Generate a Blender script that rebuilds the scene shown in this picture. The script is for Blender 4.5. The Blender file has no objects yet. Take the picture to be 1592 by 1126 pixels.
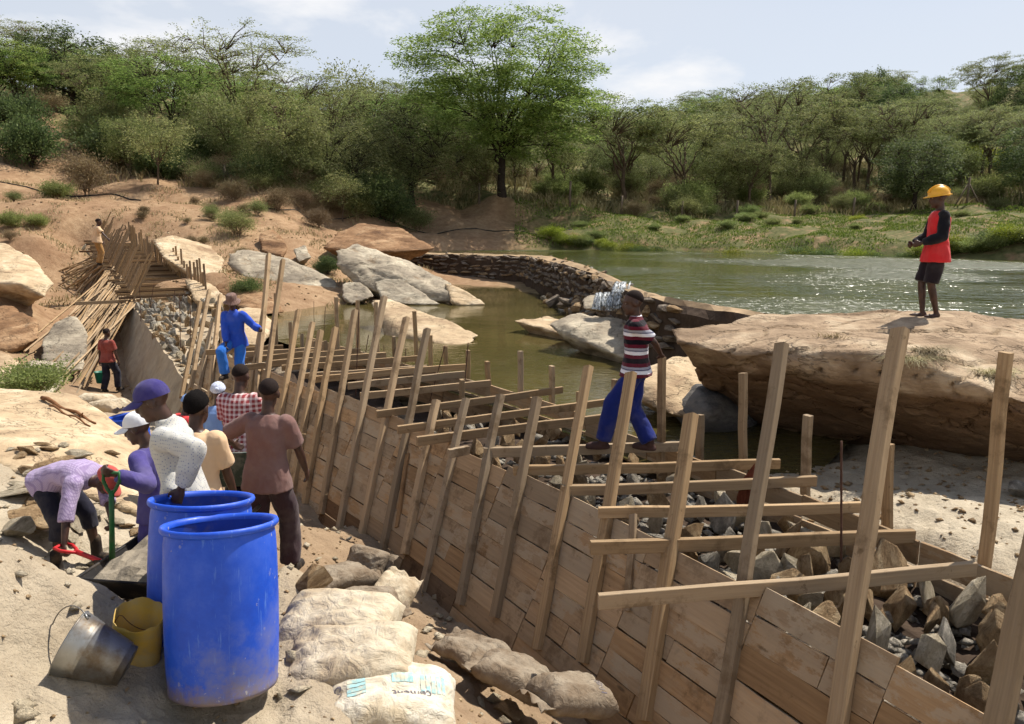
import bpy, bmesh, math, random
import numpy as np
from mathutils import Vector, Matrix, Quaternion

random.seed(7)
RNG = np.random.default_rng(7)
SC = bpy.context.scene
COL = SC.collection

# ------------------------------------------------------------------ camera
F_PX, PITCH, CAM_Z = 1200.0, math.radians(10.0), 5.0
CP, SP = math.cos(PITCH), math.sin(PITCH)
cam_data = bpy.data.cameras.new('camera')
cam_data.sensor_width = 36.0
cam_data.lens = 36.0 * F_PX / 1592.0
cam_data.clip_start, cam_data.clip_end = 0.05, 3000
cam = bpy.data.objects.new('camera', cam_data)
COL.objects.link(cam)
cam.location = (0, 0, CAM_Z)
cam.rotation_euler = (math.radians(90) - PITCH, 0, 0)
SC.camera = cam

# ------------------------------------------------------------------ sky and sun
SUN_EL, SUN_AZ = math.radians(56), math.radians(50)      # azimuth from +Y towards +X
world = bpy.data.worlds.new('World')
SC.world = world
world.use_nodes = True
wn, wl = world.node_tree.nodes, world.node_tree.links
wn.clear()
w_out = wn.new('ShaderNodeOutputWorld'); w_bg = wn.new('ShaderNodeBackground')
w_sky = wn.new('ShaderNodeTexSky'); w_sky.sky_type = 'NISHITA'; w_sky.sun_disc = False
w_sky.sun_elevation = SUN_EL; w_sky.sun_rotation = SUN_AZ
w_sky.altitude = 900; w_sky.air_density = 1.0; w_sky.dust_density = 2.2; w_sky.ozone_density = 1.0
w_tc = wn.new('ShaderNodeTexCoord'); w_sep = wn.new('ShaderNodeSeparateXYZ')
wl.new(w_tc.outputs['Generated'], w_sep.inputs[0])
w_map = wn.new('ShaderNodeMapping'); w_map.inputs['Scale'].default_value = (1.0, 1.0, 2.1)
w_map.inputs['Location'].default_value = (6.1, 3.1, 0.6)
wl.new(w_tc.outputs['Generated'], w_map.inputs[0])
w_n1 = wn.new('ShaderNodeTexNoise'); w_n1.inputs['Scale'].default_value = 3.1
w_n1.inputs['Detail'].default_value = 6; w_n1.inputs['Roughness'].default_value = 0.56
w_n1.inputs['Distortion'].default_value = 0.25
wl.new(w_map.outputs[0], w_n1.inputs['Vector'])
w_r1 = wn.new('ShaderNodeValToRGB')
w_r1.color_ramp.elements[0].position = 0.49; w_r1.color_ramp.elements[1].position = 0.60
wl.new(w_n1.outputs['Fac'], w_r1.inputs[0])
# second, larger field gives the thin milky veil
w_n2 = wn.new('ShaderNodeTexNoise'); w_n2.inputs['Scale'].default_value = 1.3
w_n2.inputs['Detail'].default_value = 1
wl.new(w_map.outputs[0], w_n2.inputs['Vector'])
w_r2 = wn.new('ShaderNodeMapRange'); w_r2.inputs[1].default_value = 0.35; w_r2.inputs[2].default_value = 0.65
w_r2.inputs[3].default_value = 0.7; w_r2.inputs[4].default_value = 0.98
wl.new(w_n2.outputs['Fac'], w_r2.inputs[0])
w_mx1 = wn.new('ShaderNodeMix'); w_mx1.data_type = 'RGBA'
w_mx1.inputs[7].default_value = (5.5, 5.8, 6.3, 1)
w_el = wn.new('ShaderNodeMapRange'); w_el.interpolation_type = 'SMOOTHSTEP'      # the milky haze thins out towards the zenith
w_el.inputs[1].default_value = 0.22; w_el.inputs[2].default_value = 0.75; w_el.inputs[3].default_value = 1.0; w_el.inputs[4].default_value = 0.1
wl.new(w_sep.outputs[2], w_el.inputs[0])
w_vm = wn.new('ShaderNodeMath'); w_vm.operation = 'MULTIPLY'; wl.new(w_r2.outputs[0], w_vm.inputs[0]); wl.new(w_el.outputs[0], w_vm.inputs[1])
wl.new(w_vm.outputs[0], w_mx1.inputs[0]); wl.new(w_sky.outputs[0], w_mx1.inputs[6])
w_mx2 = wn.new('ShaderNodeMix'); w_mx2.data_type = 'RGBA'
w_mul = wn.new('ShaderNodeMath'); w_mul.operation = 'MULTIPLY'; w_mul.inputs[1].default_value = 0.9
w_cm = wn.new('ShaderNodeMath'); w_cm.operation = 'MULTIPLY'; wl.new(w_r1.outputs[0], w_cm.inputs[0]); wl.new(w_el.outputs[0], w_cm.inputs[1])
wl.new(w_cm.outputs[0], w_mul.inputs[0]); wl.new(w_mul.outputs[0], w_mx2.inputs[0])
wl.new(w_mx1.outputs[2], w_mx2.inputs[6]); w_mx2.inputs[7].default_value = (7.0, 7.0, 7.1, 1)
wl.new(w_mx2.outputs[2], w_bg.inputs[0])
w_bg.inputs['Strength'].default_value = 0.1
wl.new(w_bg.outputs[0], w_out.inputs[0])

sun_l = bpy.data.lights.new('sun', 'SUN'); sun_l.energy = 4.9; sun_l.angle = math.radians(0.53)
sun_l.color = (1.0, 0.94, 0.85)
sun = bpy.data.objects.new('sun', sun_l); COL.objects.link(sun)
sdir = Vector((math.sin(SUN_AZ) * math.cos(SUN_EL), math.cos(SUN_AZ) * math.cos(SUN_EL), math.sin(SUN_EL)))
sun.rotation_euler = sdir.to_track_quat('Z', 'Y').to_euler()
sun.location = (20, 15, 40)

vs = SC.view_settings
vs.view_transform = 'Standard'; vs.look = 'None'; vs.gamma = 1.0; vs.exposure = 0.48
SC.render.engine = 'CYCLES'
SC.cycles.use_denoising = True
SC.cycles.use_adaptive_sampling = True; SC.cycles.adaptive_threshold = 0.05
SC.cycles.max_bounces = 5; SC.cycles.diffuse_bounces = 2; SC.cycles.glossy_bounces = 2; SC.cycles.transmission_bounces = 2
SC.cycles.transparent_max_bounces = 6; SC.cycles.caustics_reflective = False; SC.cycles.caustics_refractive = False

# ------------------------------------------------------------------ surveying helpers: photo bearing + distance or height -> place
def _ray(u, v):
    a, b = (u - 796) / F_PX, (563 - v) / F_PX
    return np.array((a, CP + b * SP, -SP + b * CP))
def at_z(u, v, z):
    r = _ray(u, v); t = (z - CAM_Z) / r[2]
    return Vector((r[0] * t, r[1] * t, z))
def at_d(u, v, y):
    r = _ray(u, v); t = y / r[1]
    return Vector((r[0] * t, y, CAM_Z + r[2] * t))

# ------------------------------------------------------------------ noise
_perm = np.random.default_rng(3).permutation(256).astype(np.int64)
_perm = np.concatenate([_perm, _perm, _perm])
_grad = np.random.default_rng(4).normal(size=(256, 3)); _grad /= np.linalg.norm(_grad, axis=1)[:, None]
def perlin(p):
    p = np.asarray(p, float)
    i = np.floor(p).astype(np.int64); f = p - i; i &= 255
    w = f * f * f * (f * (f * 6 - 15) + 10)
    def g(dx, dy, dz):
        h = _perm[_perm[_perm[(i[:, 0] + dx) & 255] + ((i[:, 1] + dy) & 255)] + ((i[:, 2] + dz) & 255)]
        return np.einsum('ij,ij->i', _grad[h], f - np.array((dx, dy, dz)))
    def L(a, b, t): return a + (b - a) * t
    x0 = L(L(g(0,0,0), g(1,0,0), w[:,0]), L(g(0,1,0), g(1,1,0), w[:,0]), w[:,1])
    x1 = L(L(g(0,0,1), g(1,0,1), w[:,0]), L(g(0,1,1), g(1,1,1), w[:,0]), w[:,1])
    return L(x0, x1, w[:,2]) * 1.6
def fbm(p, octv=4, gain=0.5, lac=2.03):
    p = np.asarray(p, float); s = np.zeros(len(p)); a = 1.0
    for k in range(octv):
        s += a * perlin(p + 17.3 * k); p = p * lac; a *= gain
    return s

# ------------------------------------------------------------------ object helpers
def new_mesh(name, verts, faces, smooth=False):
    me = bpy.data.meshes.new(name)
    if isinstance(verts, np.ndarray): verts = verts.tolist()
    if isinstance(faces, np.ndarray): faces = faces.tolist()
    me.from_pydata(verts, [], faces)
    if smooth: me.shade_smooth()
    me.update()
    return me
def fast_mesh(name, verts, quads, smooth=False):
    """big regular meshes: verts (n,3), quads (m,k)"""
    me = bpy.data.meshes.new(name)
    verts = np.ascontiguousarray(verts, np.float32); quads = np.ascontiguousarray(quads, np.int32)
    n, k = quads.shape
    me.vertices.add(len(verts)); me.vertices.foreach_set('co', verts.ravel())
    me.loops.add(n * k); me.loops.foreach_set('vertex_index', quads.ravel())
    me.polygons.add(n); me.polygons.foreach_set('loop_start', np.arange(0, n * k, k, dtype=np.int32))
    me.polygons.foreach_set('loop_total', np.full(n, k, np.int32))
    me.update(calc_edges=True)
    if smooth: me.shade_smooth()
    return me
def obj(name, me, mat=None, parent=None, loc=None, rot=None, scale=None):
    o = bpy.data.objects.new(name, me); COL.objects.link(o)
    if mat is not None and me is not None and len(me.materials) == 0: me.materials.append(mat)
    if parent is not None: o.parent = parent
    if loc is not None: o.location = loc
    if rot is not None: o.rotation_euler = rot
    if scale is not None: o.scale = scale if hasattr(scale, '__len__') else (scale,) * 3
    return o
def empty(name, loc=(0, 0, 0), rz=0.0):
    o = bpy.data.objects.new(name, None); COL.objects.link(o)
    o.location = loc; o.rotation_euler = (0, 0, rz); o.empty_display_size = 0.1
    return o
def tag(o, label=None, cat=None, group=None, kind=None):
    if label: o['label'] = label
    if cat: o['category'] = cat
    if group: o['group'] = group
    if kind: o['kind'] = kind
    return o
def copy_tree(o, parent=None):
    c = o.copy(); COL.objects.link(c); c.parent = parent
    for ch in list(o.children): copy_tree(ch, c)
    return c
def frame_of(a, b, hint=(0, 0, 1)):
    """rotation matrix whose Z runs a->b"""
    z = (Vector(b) - Vector(a)).normalized(); h = Vector(hint)
    x = h.cross(z)
    if x.length < 1e-4: x = Vector((1, 0, 0)).cross(z)
    x.normalize(); y = z.cross(x)
    return Matrix((x, y, z)).transposed()
def tube_arrays(pts, radii, n=8, cap=True):
    pts = [Vector(p) for p in pts]; V, Fc = [], []
    if not hasattr(radii, '__len__'): radii = [radii] * len(pts)
    prev = None
    for i, p in enumerate(pts):
        t = (pts[min(i + 1, len(pts) - 1)] - pts[max(i - 1, 0)]).normalized()
        if prev is None:
            x = t.orthogonal().normalized()
        else:
            x = (prev - t * prev.dot(t)).normalized()
        prev = x; y = t.cross(x)
        for k in range(n):
            a = 2 * math.pi * k / n
            V.append(tuple(p + (x * math.cos(a) + y * math.sin(a)) * radii[i]))
    for i in range(len(pts) - 1):
        for k in range(n):
            Fc.append((i * n + k, i * n + (k + 1) % n, (i + 1) * n + (k + 1) % n, (i + 1) * n + k))
    if cap:
        Fc.append(tuple(range(n - 1, -1, -1))); m = (len(pts) - 1) * n; Fc.append(tuple(range(m, m + n)))
    return V, Fc
def tube(name, pts, radii, mat, parent=None, n=8, smooth=True):
    V, Fc = tube_arrays(pts, radii, n)
    return obj(name, new_mesh(name, V, Fc, smooth), mat, parent)
def lathe_mesh(name, prof, n=40, smooth=True, squash=None):
    V, Fc = [], []
    for i, (r, z) in enumerate(prof):
        for k in range(n):
            a = 2 * math.pi * k / n
            x, y = r * math.cos(a), r * math.sin(a)
            V.append((x, y, z))
    if squash: V = [squash(v) for v in V]
    for i in range(len(prof) - 1):
        for k in range(n):
            Fc.append((i * n + k, i * n + (k + 1) % n, (i + 1) * n + (k + 1) % n, (i + 1) * n + k))
    Fc.append(tuple(range(n - 1, -1, -1)))
    me = new_mesh(name, V, Fc, smooth)
    return me
def beam_mesh(L, w, h, seg=4, wob=0.004, bev=0.004, seed=0):
    """a sawn timber along +X from 0 to L, w in Y, h in Z: slightly bent, chamfered, ends out of square"""
    r = random.Random(seed); V, Fc = [], []
    prof = [(-w/2+bev, -h/2), (w/2-bev, -h/2), (w/2, -h/2+bev), (w/2, h/2-bev), (w/2-bev, h/2), (-w/2+bev, h/2), (-w/2, h/2-bev), (-w/2, -h/2+bev)]
    s1, s2 = r.uniform(-.12, .12), r.uniform(-.12, .12); bow = r.uniform(-1, 1) * L * 0.004
    for i in range(seg + 1):
        t = i / seg; oy, oz = r.uniform(-wob, wob), r.uniform(-wob, wob) + bow * math.sin(math.pi * t)
        for (y, z) in prof:
            sk = s1 * y if i == 0 else (s2 * y if i == seg else 0)
            V.append((L * t + sk, y + oy, z + oz + r.uniform(-.3, .3) * wob))
    for i in range(seg):
        for k in range(8):
            Fc.append((i*8+k, (i+1)*8+k, (i+1)*8+(k+1) % 8, i*8+(k+1) % 8))
    Fc.append(tuple(range(8))); Fc.append(tuple(range(seg*8+7, seg*8-1, -1)))
    return V, Fc
def place_between(o, a, b, up=(0, 0, 1)):
    """local +X runs a->b, local Z as close to up as it can"""
    x = (Vector(b) - Vector(a)).normalized(); u = Vector(up); y = u.cross(x).normalized(); z = x.cross(y)
    o.matrix_world = Matrix.Translation(Vector(a)) @ Matrix((x, y, z)).transposed().to_4x4()

# remesh a soup of closed shapes to one continuous surface
def remesh(verts, faces, voxel, smooth_it=3, smooth_f=0.5):
    me = bpy.data.meshes.new('tmp'); me.from_pydata([tuple(v) for v in verts], [], faces); me.update()
    o = bpy.data.objects.new('tmp', me)
    tmp_col.objects.link(o)
    m = o.modifiers.new('r', 'REMESH'); m.mode = 'VOXEL'; m.voxel_size = voxel
    if smooth_it:
        s = o.modifiers.new('s', 'SMOOTH'); s.iterations = smooth_it; s.factor = smooth_f
    tmp_vl.update()
    dg = tmp_vl.depsgraph
    out = bpy.data.meshes.new_from_object(o.evaluated_get(dg))
    n = len(out.vertices); co = np.empty(n * 3, np.float32); out.vertices.foreach_get('co', co)
    nq = len(out.polygons); q = np.empty(nq * 4, np.int32)
    out.loops.foreach_get('vertex_index', q) if len(out.loops) == nq * 4 else None
    no = np.empty(n * 3, np.float32); out.vertices.foreach_get('normal', no)
    bpy.data.objects.remove(o); bpy.data.meshes.remove(me); bpy.data.meshes.remove(out)
    return co.reshape(-1, 3).astype(float), q.reshape(-1, 4), no.reshape(-1, 3).astype(float)
tmp_scene = bpy.data.scenes.new('tmp_scene'); tmp_col = tmp_scene.collection; tmp_vl = tmp_scene.view_layers[0]
def vnormals(co, q):
    a, b, c, d = (co[q[:, k]] for k in range(4))
    fn = np.cross(c - a, d - b); n = np.zeros_like(co)
    for k in range(4): np.add.at(n, q[:, k], fn)
    return n / (np.linalg.norm(n, axis=1)[:, None] + 1e-12)
# ------------------------------------------------------------------ materials
def lin(r, g, b):
    return tuple(((c / 255) / 12.92 if c / 255 <= .04045 else ((c / 255 + .055) / 1.055) ** 2.4) for c in (r, g, b)) + (1,)
class NT:
    """small wrapper round a material's node tree"""
    def __init__(self, name):
        self.m = bpy.data.materials.new(name); self.m.use_nodes = True
        self.t = self.m.node_tree; self.n = self.t.nodes; self.l = self.t.links
        self.b = self.n['Principled BSDF']; self.b.inputs['Specular IOR Level'].default_value = 0.25
        self.b.inputs['Roughness'].default_value = 0.85
        self._c = {}
    def coord(self, kind='Object'):
        if 'tc' not in self._c: self._c['tc'] = self.n.new('ShaderNodeTexCoord')
        return self._c['tc'].outputs[kind]
    def rnd(self):
        if 'oi' not in self._c: self._c['oi'] = self.n.new('ShaderNodeObjectInfo')
        return self._c['oi'].outputs['Random']
    def mapv(self, v, scale=(1, 1, 1), loc=(0, 0, 0), rot=(0, 0, 0)):
        m = self.n.new('ShaderNodeMapping'); m.inputs['Scale'].default_value = scale
        m.inputs['Location'].default_value = loc; m.inputs['Rotation'].default_value = rot
        self.l.new(v, m.inputs[0]); return m.outputs[0]
    def shift(self, v, amt=37.0):
        """offset the coordinates per object, so copies do not repeat"""
        c = self.n.new('ShaderNodeVectorMath'); c.operation = 'ADD'
        m = self.n.new('ShaderNodeMath'); m.operation = 'MULTIPLY'; m.inputs[1].default_value = amt
        self.l.new(self.rnd(), m.inputs[0]); self.l.new(v, c.inputs[0]); self.l.new(m.outputs[0], c.inputs[1])
        return c.outputs[0]
    def noise(self, v, scale, detail=4, rough=.55, dist=0):
        n = self.n.new('ShaderNodeTexNoise'); n.inputs['Scale'].default_value = scale
        n.inputs['Detail'].default_value = detail; n.inputs['Roughness'].default_value = rough
        n.inputs['Distortion'].default_value = dist
        self.l.new(v, n.inputs['Vector']); return n.outputs['Fac']
    def vor(self, v, scale, out='Distance', feat='F1', rnd=1.0):
        n = self.n.new('ShaderNodeTexVoronoi'); n.inputs['Scale'].default_value = scale; n.feature = feat
        n.inputs['Randomness'].default_value = rnd
        self.l.new(v, n.inputs['Vector']); return n.outputs[out]
    def wave(self, v, scale, dist=0, detail=2, dscale=1, axis='X'):
        n = self.n.new('ShaderNodeTexWave'); n.inputs['Scale'].default_value = scale; n.bands_direction = axis
        n.inputs['Distortion'].default_value = dist; n.inputs['Detail'].default_value = detail
        n.inputs['Detail Scale'].default_value = dscale
        self.l.new(v, n.inputs['Vector']); return n.outputs['Fac']
    def ramp(self, f, stops, interp='LINEAR'):
        r = self.n.new('ShaderNodeValToRGB'); e = r.color_ramp.elements; r.color_ramp.interpolation = interp
        while len(e) < len(stops): e.new(0.5)
        for el, (p, c) in zip(e, stops):
            el.position = p; el.color = c if len(c) == 4 else tuple(c) + (1,)
        self.l.new(f, r.inputs[0]); return r.outputs[0]
    def rng(self, f, a, b, c=0., d=1.):
        r = self.n.new('ShaderNodeMapRange')
        for i, x in enumerate((a, b, c, d)): r.inputs[i + 1].default_value = x
        self.l.new(f, r.inputs[0]); return r.outputs[0]
    def math(self, op, a, b=None):
        m = self.n.new('ShaderNodeMath'); m.operation = op
        for i, x in enumerate((a, b)):
            if x is None: continue
            if isinstance(x, (int, float)): m.inputs[i].default_value = x
            else: self.l.new(x, m.inputs[i])
        return m.outputs[0]
    def mix(self, f, a, b, mode='MIX'):
        m = self.n.new('ShaderNodeMix'); m.data_type = 'RGBA'; m.blend_type = mode
        for i, x in ((0, f), (6, a), (7, b)):
            if isinstance(x, (int, float)): m.inputs[i].default_value = x
            elif isinstance(x, tuple): m.inputs[i].default_value = x if len(x) == 4 else x + (1,)
            else: self.l.new(x, m.inputs[i])
        return m.outputs[2]
    def attr(self, name, out='Color'):
        a = self.n.new('ShaderNodeAttribute'); a.attribute_name = name; return a.outputs[out]
    def sep(self, v):
        s = self.n.new('ShaderNodeSeparateXYZ'); self.l.new(v, s.inputs[0]); return s.outputs
    def col(self, c):
        if isinstance(c, tuple): self.b.inputs['Base Color'].default_value = c if len(c) == 4 else c + (1,)
        else: self.l.new(c, self.b.inputs['Base Color'])
        return self
    def rough(self, r):
        if isinstance(r, (int, float)): self.b.inputs['Roughness'].default_value = r
        else: self.l.new(r, self.b.inputs['Roughness'])
        return self
    def spec(self, s): self.b.inputs['Specular IOR Level'].default_value = s; return self
    def bump(self, h, dist=0.01, strength=1.0):
        b = self.n.new('ShaderNodeBump'); b.inputs['Distance'].default_value = dist; b.inputs['Strength'].default_value = strength
        self.l.new(h, b.inputs['Height'])
        if 'bump' in self._c: self.l.new(self._c['bump'], b.inputs['Normal'])
        self._c['bump'] = b.outputs[0]
        self.l.new(b.outputs[0], self.b.inputs['Normal']); return self

def mat_ground():
    t = NT('ground'); P = t.coord('Object')
    a = t.sep(t.attr('region'))            # r grass, g red soil, b pale sand
    big = t.noise(P, .35, 4, .6); mid = t.noise(P, 3., 5, .62); fine = t.noise(P, 45., 4, .7)
    sand = t.mix(t.rng(mid, .3, .7), lin(166, 153, 131), lin(193, 180, 157))
    sand = t.mix(t.math('MULTIPLY', t.rng(big, .45, .65), .55), sand, lin(142, 124, 100))
    red = t.mix(t.rng(mid, .3, .72), lin(138, 110, 82), lin(174, 146, 114))
    red = t.mix(t.math('MULTIPLY', t.rng(big, .4, .68), .6), red, lin(112, 80, 58))
    grass = t.mix(t.rng(mid, .35, .65), lin(76, 80, 46), lin(108, 106, 68))
    mud = t.mix(t.rng(mid, .3, .7), lin(128, 104, 80), lin(156, 132, 104))
    c = t.mix(a[2], mud, sand)
    c = t.mix(a[1], c, red)
    c = t.mix(t.math('MULTIPLY', a[0], t.rng(t.noise(P, 1.1, 5, .65), .30, .50)), c, grass)
    c = t.mix(t.math('MULTIPLY', t.rng(fine, .52, .75), .35), c, lin(110, 92, 70), 'MIX')
    t.col(c).rough(.95).spec(.12)
    t.bump(t.noise(P, 9., 6, .68), .05, .9); t.bump(fine, .008, .9)
    return t.m
def mat_rock(name, c0, c1, c2, strata=(1, 1, 2.6), rot=(0.2, .3, 0), scale=1.0, lichen=None, stain_shade=None):
    t = NT(name); P = t.coord('Object'); Q = t.mapv(t.shift(P, 11.), strata, rot=rot)
    a = t.noise(Q, .9 * scale, 5, .6, .6); b = t.noise(Q, 5. * scale, 5, .7, .3)
    c = t.ramp(a, [(.28, c0), (.5, c1), (.7, c2)])
    c = t.mix(t.rng(b, .48, .72, 0, .6), c, tuple(x * .8 for x in c0[:3]) + (1,))
    cr = t.rng(t.math('ABSOLUTE', t.math('SUBTRACT', t.noise(Q, .8 * scale, 5, .62, .3), .5)), .0, .010)
    c = t.mix(t.math('MULTIPLY', t.math('SUBTRACT', 1., cr), .28), c, tuple(x * .3 for x in c0[:3]) + (1,))
    if lichen: c = t.mix(t.rng(t.noise(P, 1.7 * scale, 5, .7), .58, .68, 0, .6), c, lichen)
    if stain_shade:        # brown staining plus painted-in shade on the underside, below the pale top
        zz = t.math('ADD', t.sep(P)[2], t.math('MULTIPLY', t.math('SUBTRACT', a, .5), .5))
        c = t.mix(t.rng(zz, stain_shade[0] - .08, stain_shade[0] + .08, .85, 0), c, t.mix(t.rng(b, .35, .65), stain_shade[1], stain_shade[2]))
    t.col(c).rough(.9).spec(.15)
    t.bump(t.math('ADD', b, t.math('MULTIPLY', cr, .4)), .05, .8); t.bump(t.noise(P, 30 * scale, 3, .7), .014, .6)
    return t.m
def mat_wood(name, c0, c1, grey, stain=.5, plaster=0.0):
    """sawn timber, grain along local X, every piece with its own tone, cement smears and dark damp patches"""
    t = NT(name); P = t.shift(t.coord('Object'), 53.)
    G = t.mapv(P, (1.2, 26, 26)); ring = t.wave(t.mapv(P, (.35, 6., 6.)), 1.6, 5., 3, 1.2, 'Y')
    gr = t.noise(G, 1.6, 5, .6, .3)
    c = t.mix(t.rng(gr, .3, .7), c0, c1)
    c = t.mix(t.math('MULTIPLY', t.rng(ring, .55, 1.), .35), c, tuple(x * .62 for x in c0[:3]))
    kn = t.vor(t.mapv(P, (1.3, 5.0, 5.0)), 1.1); c = t.mix(t.rng(kn, .045, .09, .75, 0), c, tuple(x * .25 for x in c0[:3]))
    r = t.rnd()
    c = t.mix(t.rng(r, .0, 1., .15, .95), c, t.mix(t.rng(gr, .3, .7), tuple(x * .8 for x in grey[:3]) + (1,), grey))
    m2 = t.math('FRACT', t.math('MULTIPLY', r, 7.31))
    hs = t.n.new('ShaderNodeHueSaturation'); hs.inputs['Saturation'].default_value = 1.0
    t.l.new(t.rng(m2, 0, 1, .68, 1.22), hs.inputs['Value']); t.l.new(c, hs.inputs['Color']); c = hs.outputs[0]
    st = t.noise(P, 2.6, 7, .7)
    c = t.mix(t.rng(st, .54, .64, 0, stain), c, tuple(x * .33 for x in c0[:3]))
    sp = t.noise(P, 7., 5, .7); c = t.mix(t.rng(sp, .64, .7, 0, stain * .9), c, tuple(x * .3 for x in c0[:3]))
    if plaster:
        pl = t.noise(t.mapv(P, (1, 2, 2)), 3.1, 6, .72)
        m3 = t.math('FRACT', t.math('MULTIPLY', r, 3.77))
        c = t.mix(t.math('MULTIPLY', t.rng(pl, .47, .53), t.rng(m3, .2, .75, 0, plaster)), c, lin(170, 154, 130))
    t.col(c).rough(.85).spec(.18)
    t.bump(gr, .004, .8); t.bump(ring, .002, .6); t.bump(sp, .004, .5)
    return t.m
def mat_plain(name, c, rough=.6, spec=.3, var=.12, scale=8., bump=.0, metal=0., dirt=None, dirt_amt=.5):
    t = NT(name); P = t.shift(t.coord('Object'), 9.)
    n = t.noise(P, scale, 5, .6)
    cc = t.mix(t.rng(n, .3, .7), tuple(x * (1 - var) for x in c[:3]) + (1,), tuple(min(1, x * (1 + var)) for x in c[:3]) + (1,))
    if dirt: cc = t.mix(t.rng(t.noise(P, scale * .6, 7, .7), .5, .64, 0, dirt_amt), cc, dirt)
    t.col(cc).rough(rough).spec(spec); t.b.inputs['Metallic'].default_value = metal
    if bump: t.bump(n, bump, .8)
    return t.m
def mat_cloth(name, c, kind=None, c2=None, c3=None, wear=.18, dirt=None):
    t = NT(name); P = t.coord('Object'); x, y, z = t.sep(P)
    n = t.noise(P, 7., 5, .62)
    base = c
    if kind == 'plaid':
        wx = t.rng(t.math('ABSOLUTE', t.math('SINE', t.math('MULTIPLY', x, 62.))), .55, .75)
        wz = t.rng(t.math('ABSOLUTE', t.math('SINE', t.math('MULTIPLY', z, 62.))), .55, .75)
        base = t.mix(t.math('MULTIPLY', t.math('ADD', wx, wz), .5), c, c2)
    elif kind == 'check':
        wx = t.rng(t.math('ABSOLUTE', t.math('SINE', t.math('MULTIPLY', x, 150.))), .8, .95)
        wz = t.rng(t.math('ABSOLUTE', t.math('SINE', t.math('MULTIPLY', t.math('ADD', z, y), 150.))), .8, .95)
        base = t.mix(t.math('MAXIMUM', wx, wz), c, c2)
    elif kind == 'dots':
        v = t.vor(t.mapv(P, (1, 1, 1), rot=(.5, .5, .8)), 62., rnd=.15)
        base = t.mix(t.rng(v, .22, .3, .75, 0), c, c2)
    elif kind == 'stripes':
        f = t.math('FRACT', t.math('MULTIPLY', t.math('ADD', z, t.math('MULTIPLY', t.math('SUBTRACT', n, .5), .014)), 1 / .2))
        base = t.ramp(f, [(0, c2), (.16, c), (.33, c3), (.36, (.05, .05, .12, 1)), (.40, c3), (.52, c2), (.72, lin(22, 18, 26)), (.97, c2)], 'CONSTANT')
    cc = t.mix(t.rng(n, .4, .75, 0, wear), base, (.02, .018, .02, 1))
    cc = t.mix(t.rng(t.noise(P, 2.3, 5, .65), .45, .75, 0, wear), cc, (.5, .44, .38, 1))
    if dirt: cc = t.mix(t.rng(t.noise(P, 4., 6, .7), .5, .66, 0, .55), cc, dirt)
    t.col(cc).rough(.95).spec(.08)
    try:
        t.b.inputs['Sheen Weight'].default_value = .12
    except Exception: pass
    t.bump(t.noise(t.mapv(P, (1, 1, .5)), 10., 3, .5, 1.2), .018, .5); t.bump(t.noise(P, 260., 2, .5), .0012, .5)
    return t.m
def mat_skin():
    t = NT('skin'); P = t.coord('Object')
    c = t.mix(t.rng(t.noise(P, 14., 4, .6), .3, .7), lin(50, 33, 27), lin(82, 56, 44))
    t.col(c).rough(.48).spec(.4); t.bump(t.noise(P, 130., 3, .6), .001, .5)
    return t.m
def mat_leaf(name, c0, c1, c2, trans=.35):
    t = NT(name); P = t.coord('Object')
    geo = t.n.new('ShaderNodeNewGeometry')
    r = geo.outputs['Random Per Island']
    n = t.noise(P, .8, 3, .6)
    c = t.ramp(t.math('ADD', t.math('MULTIPLY', r, .55), t.math('MULTIPLY', n, .5)), [(.2, c0), (.5, c1), (.8, c2)])
    hs = t.n.new('ShaderNodeHueSaturation'); t.l.new(c, hs.inputs['Color'])
    t.l.new(t.rng(t.rnd(), 0, 1, .75, 1.2), hs.inputs['Value']); t.l.new(t.rng(t.math('FRACT', t.math('MULTIPLY', t.rnd(), 5.7)), 0, 1, .485, .515), hs.inputs['Hue'])
    t.col(hs.outputs[0]).rough(.65).spec(.25)
    tr = t.n.new('ShaderNodeBsdfTranslucent'); t.l.new(hs.outputs[0], tr.inputs[0])
    mx = t.n.new('ShaderNodeMixShader'); mx.inputs[0].default_value = trans
    out = t.n['Material Output']
    t.l.new(t.b.outputs[0], mx.inputs[1]); t.l.new(tr.outputs[0], mx.inputs[2]); t.l.new(mx.outputs[0], out.inputs[0])
    return t.m
def mat_water(name, c, c2, s1, amp, s2, amp2, rip=0.):
    t = NT(name); P = t.coord('Object')
    t.col(t.mix(t.rng(t.noise(P, .25, 4, .6), .35, .65), c, c2)).rough(.04).spec(.5)
    t.b.inputs['IOR'].default_value = 1.33
    gust = t.rng(t.noise(P, .10, 2, .5), .46, .64, .08, 1.)
    t.bump(t.noise(t.mapv(P, (1.0, 1.5, 1)), s1, 4, .6, .3), amp, 1.)
    if rip: t.rough(t.rng(gust, .12, 1., .05, rip))
    h = t.math('MULTIPLY', t.noise(t.mapv(P, (1.0, 1.7, 1)), s2, 3, .6, .4), gust)
    t.bump(h, amp2, 1.)
    return t.m
M = {}
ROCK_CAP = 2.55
M['ground'] = mat_ground()
M['rock_tan'] = mat_rock('rock_tan', lin(146, 122, 96), lin(186, 164, 132), lin(212, 194, 164))
M['rock_grey'] = mat_rock('rock_grey', lin(118, 108, 94), lin(162, 150, 130), lin(198, 186, 162), rot=(.1, .75, .2), lichen=lin(128, 104, 76))
M['rock_brown'] = mat_rock('rock_brown', lin(92, 66, 46), lin(140, 108, 78), lin(176, 146, 112), lichen=lin(70, 62, 54))
M['rock_big'] = mat_rock('rock_big', lin(112, 92, 72), lin(160, 138, 112), lin(200, 182, 154), lichen=lin(110, 94, 78), stain_shade=(ROCK_CAP, lin(84, 62, 44), lin(120, 94, 70)))
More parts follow.
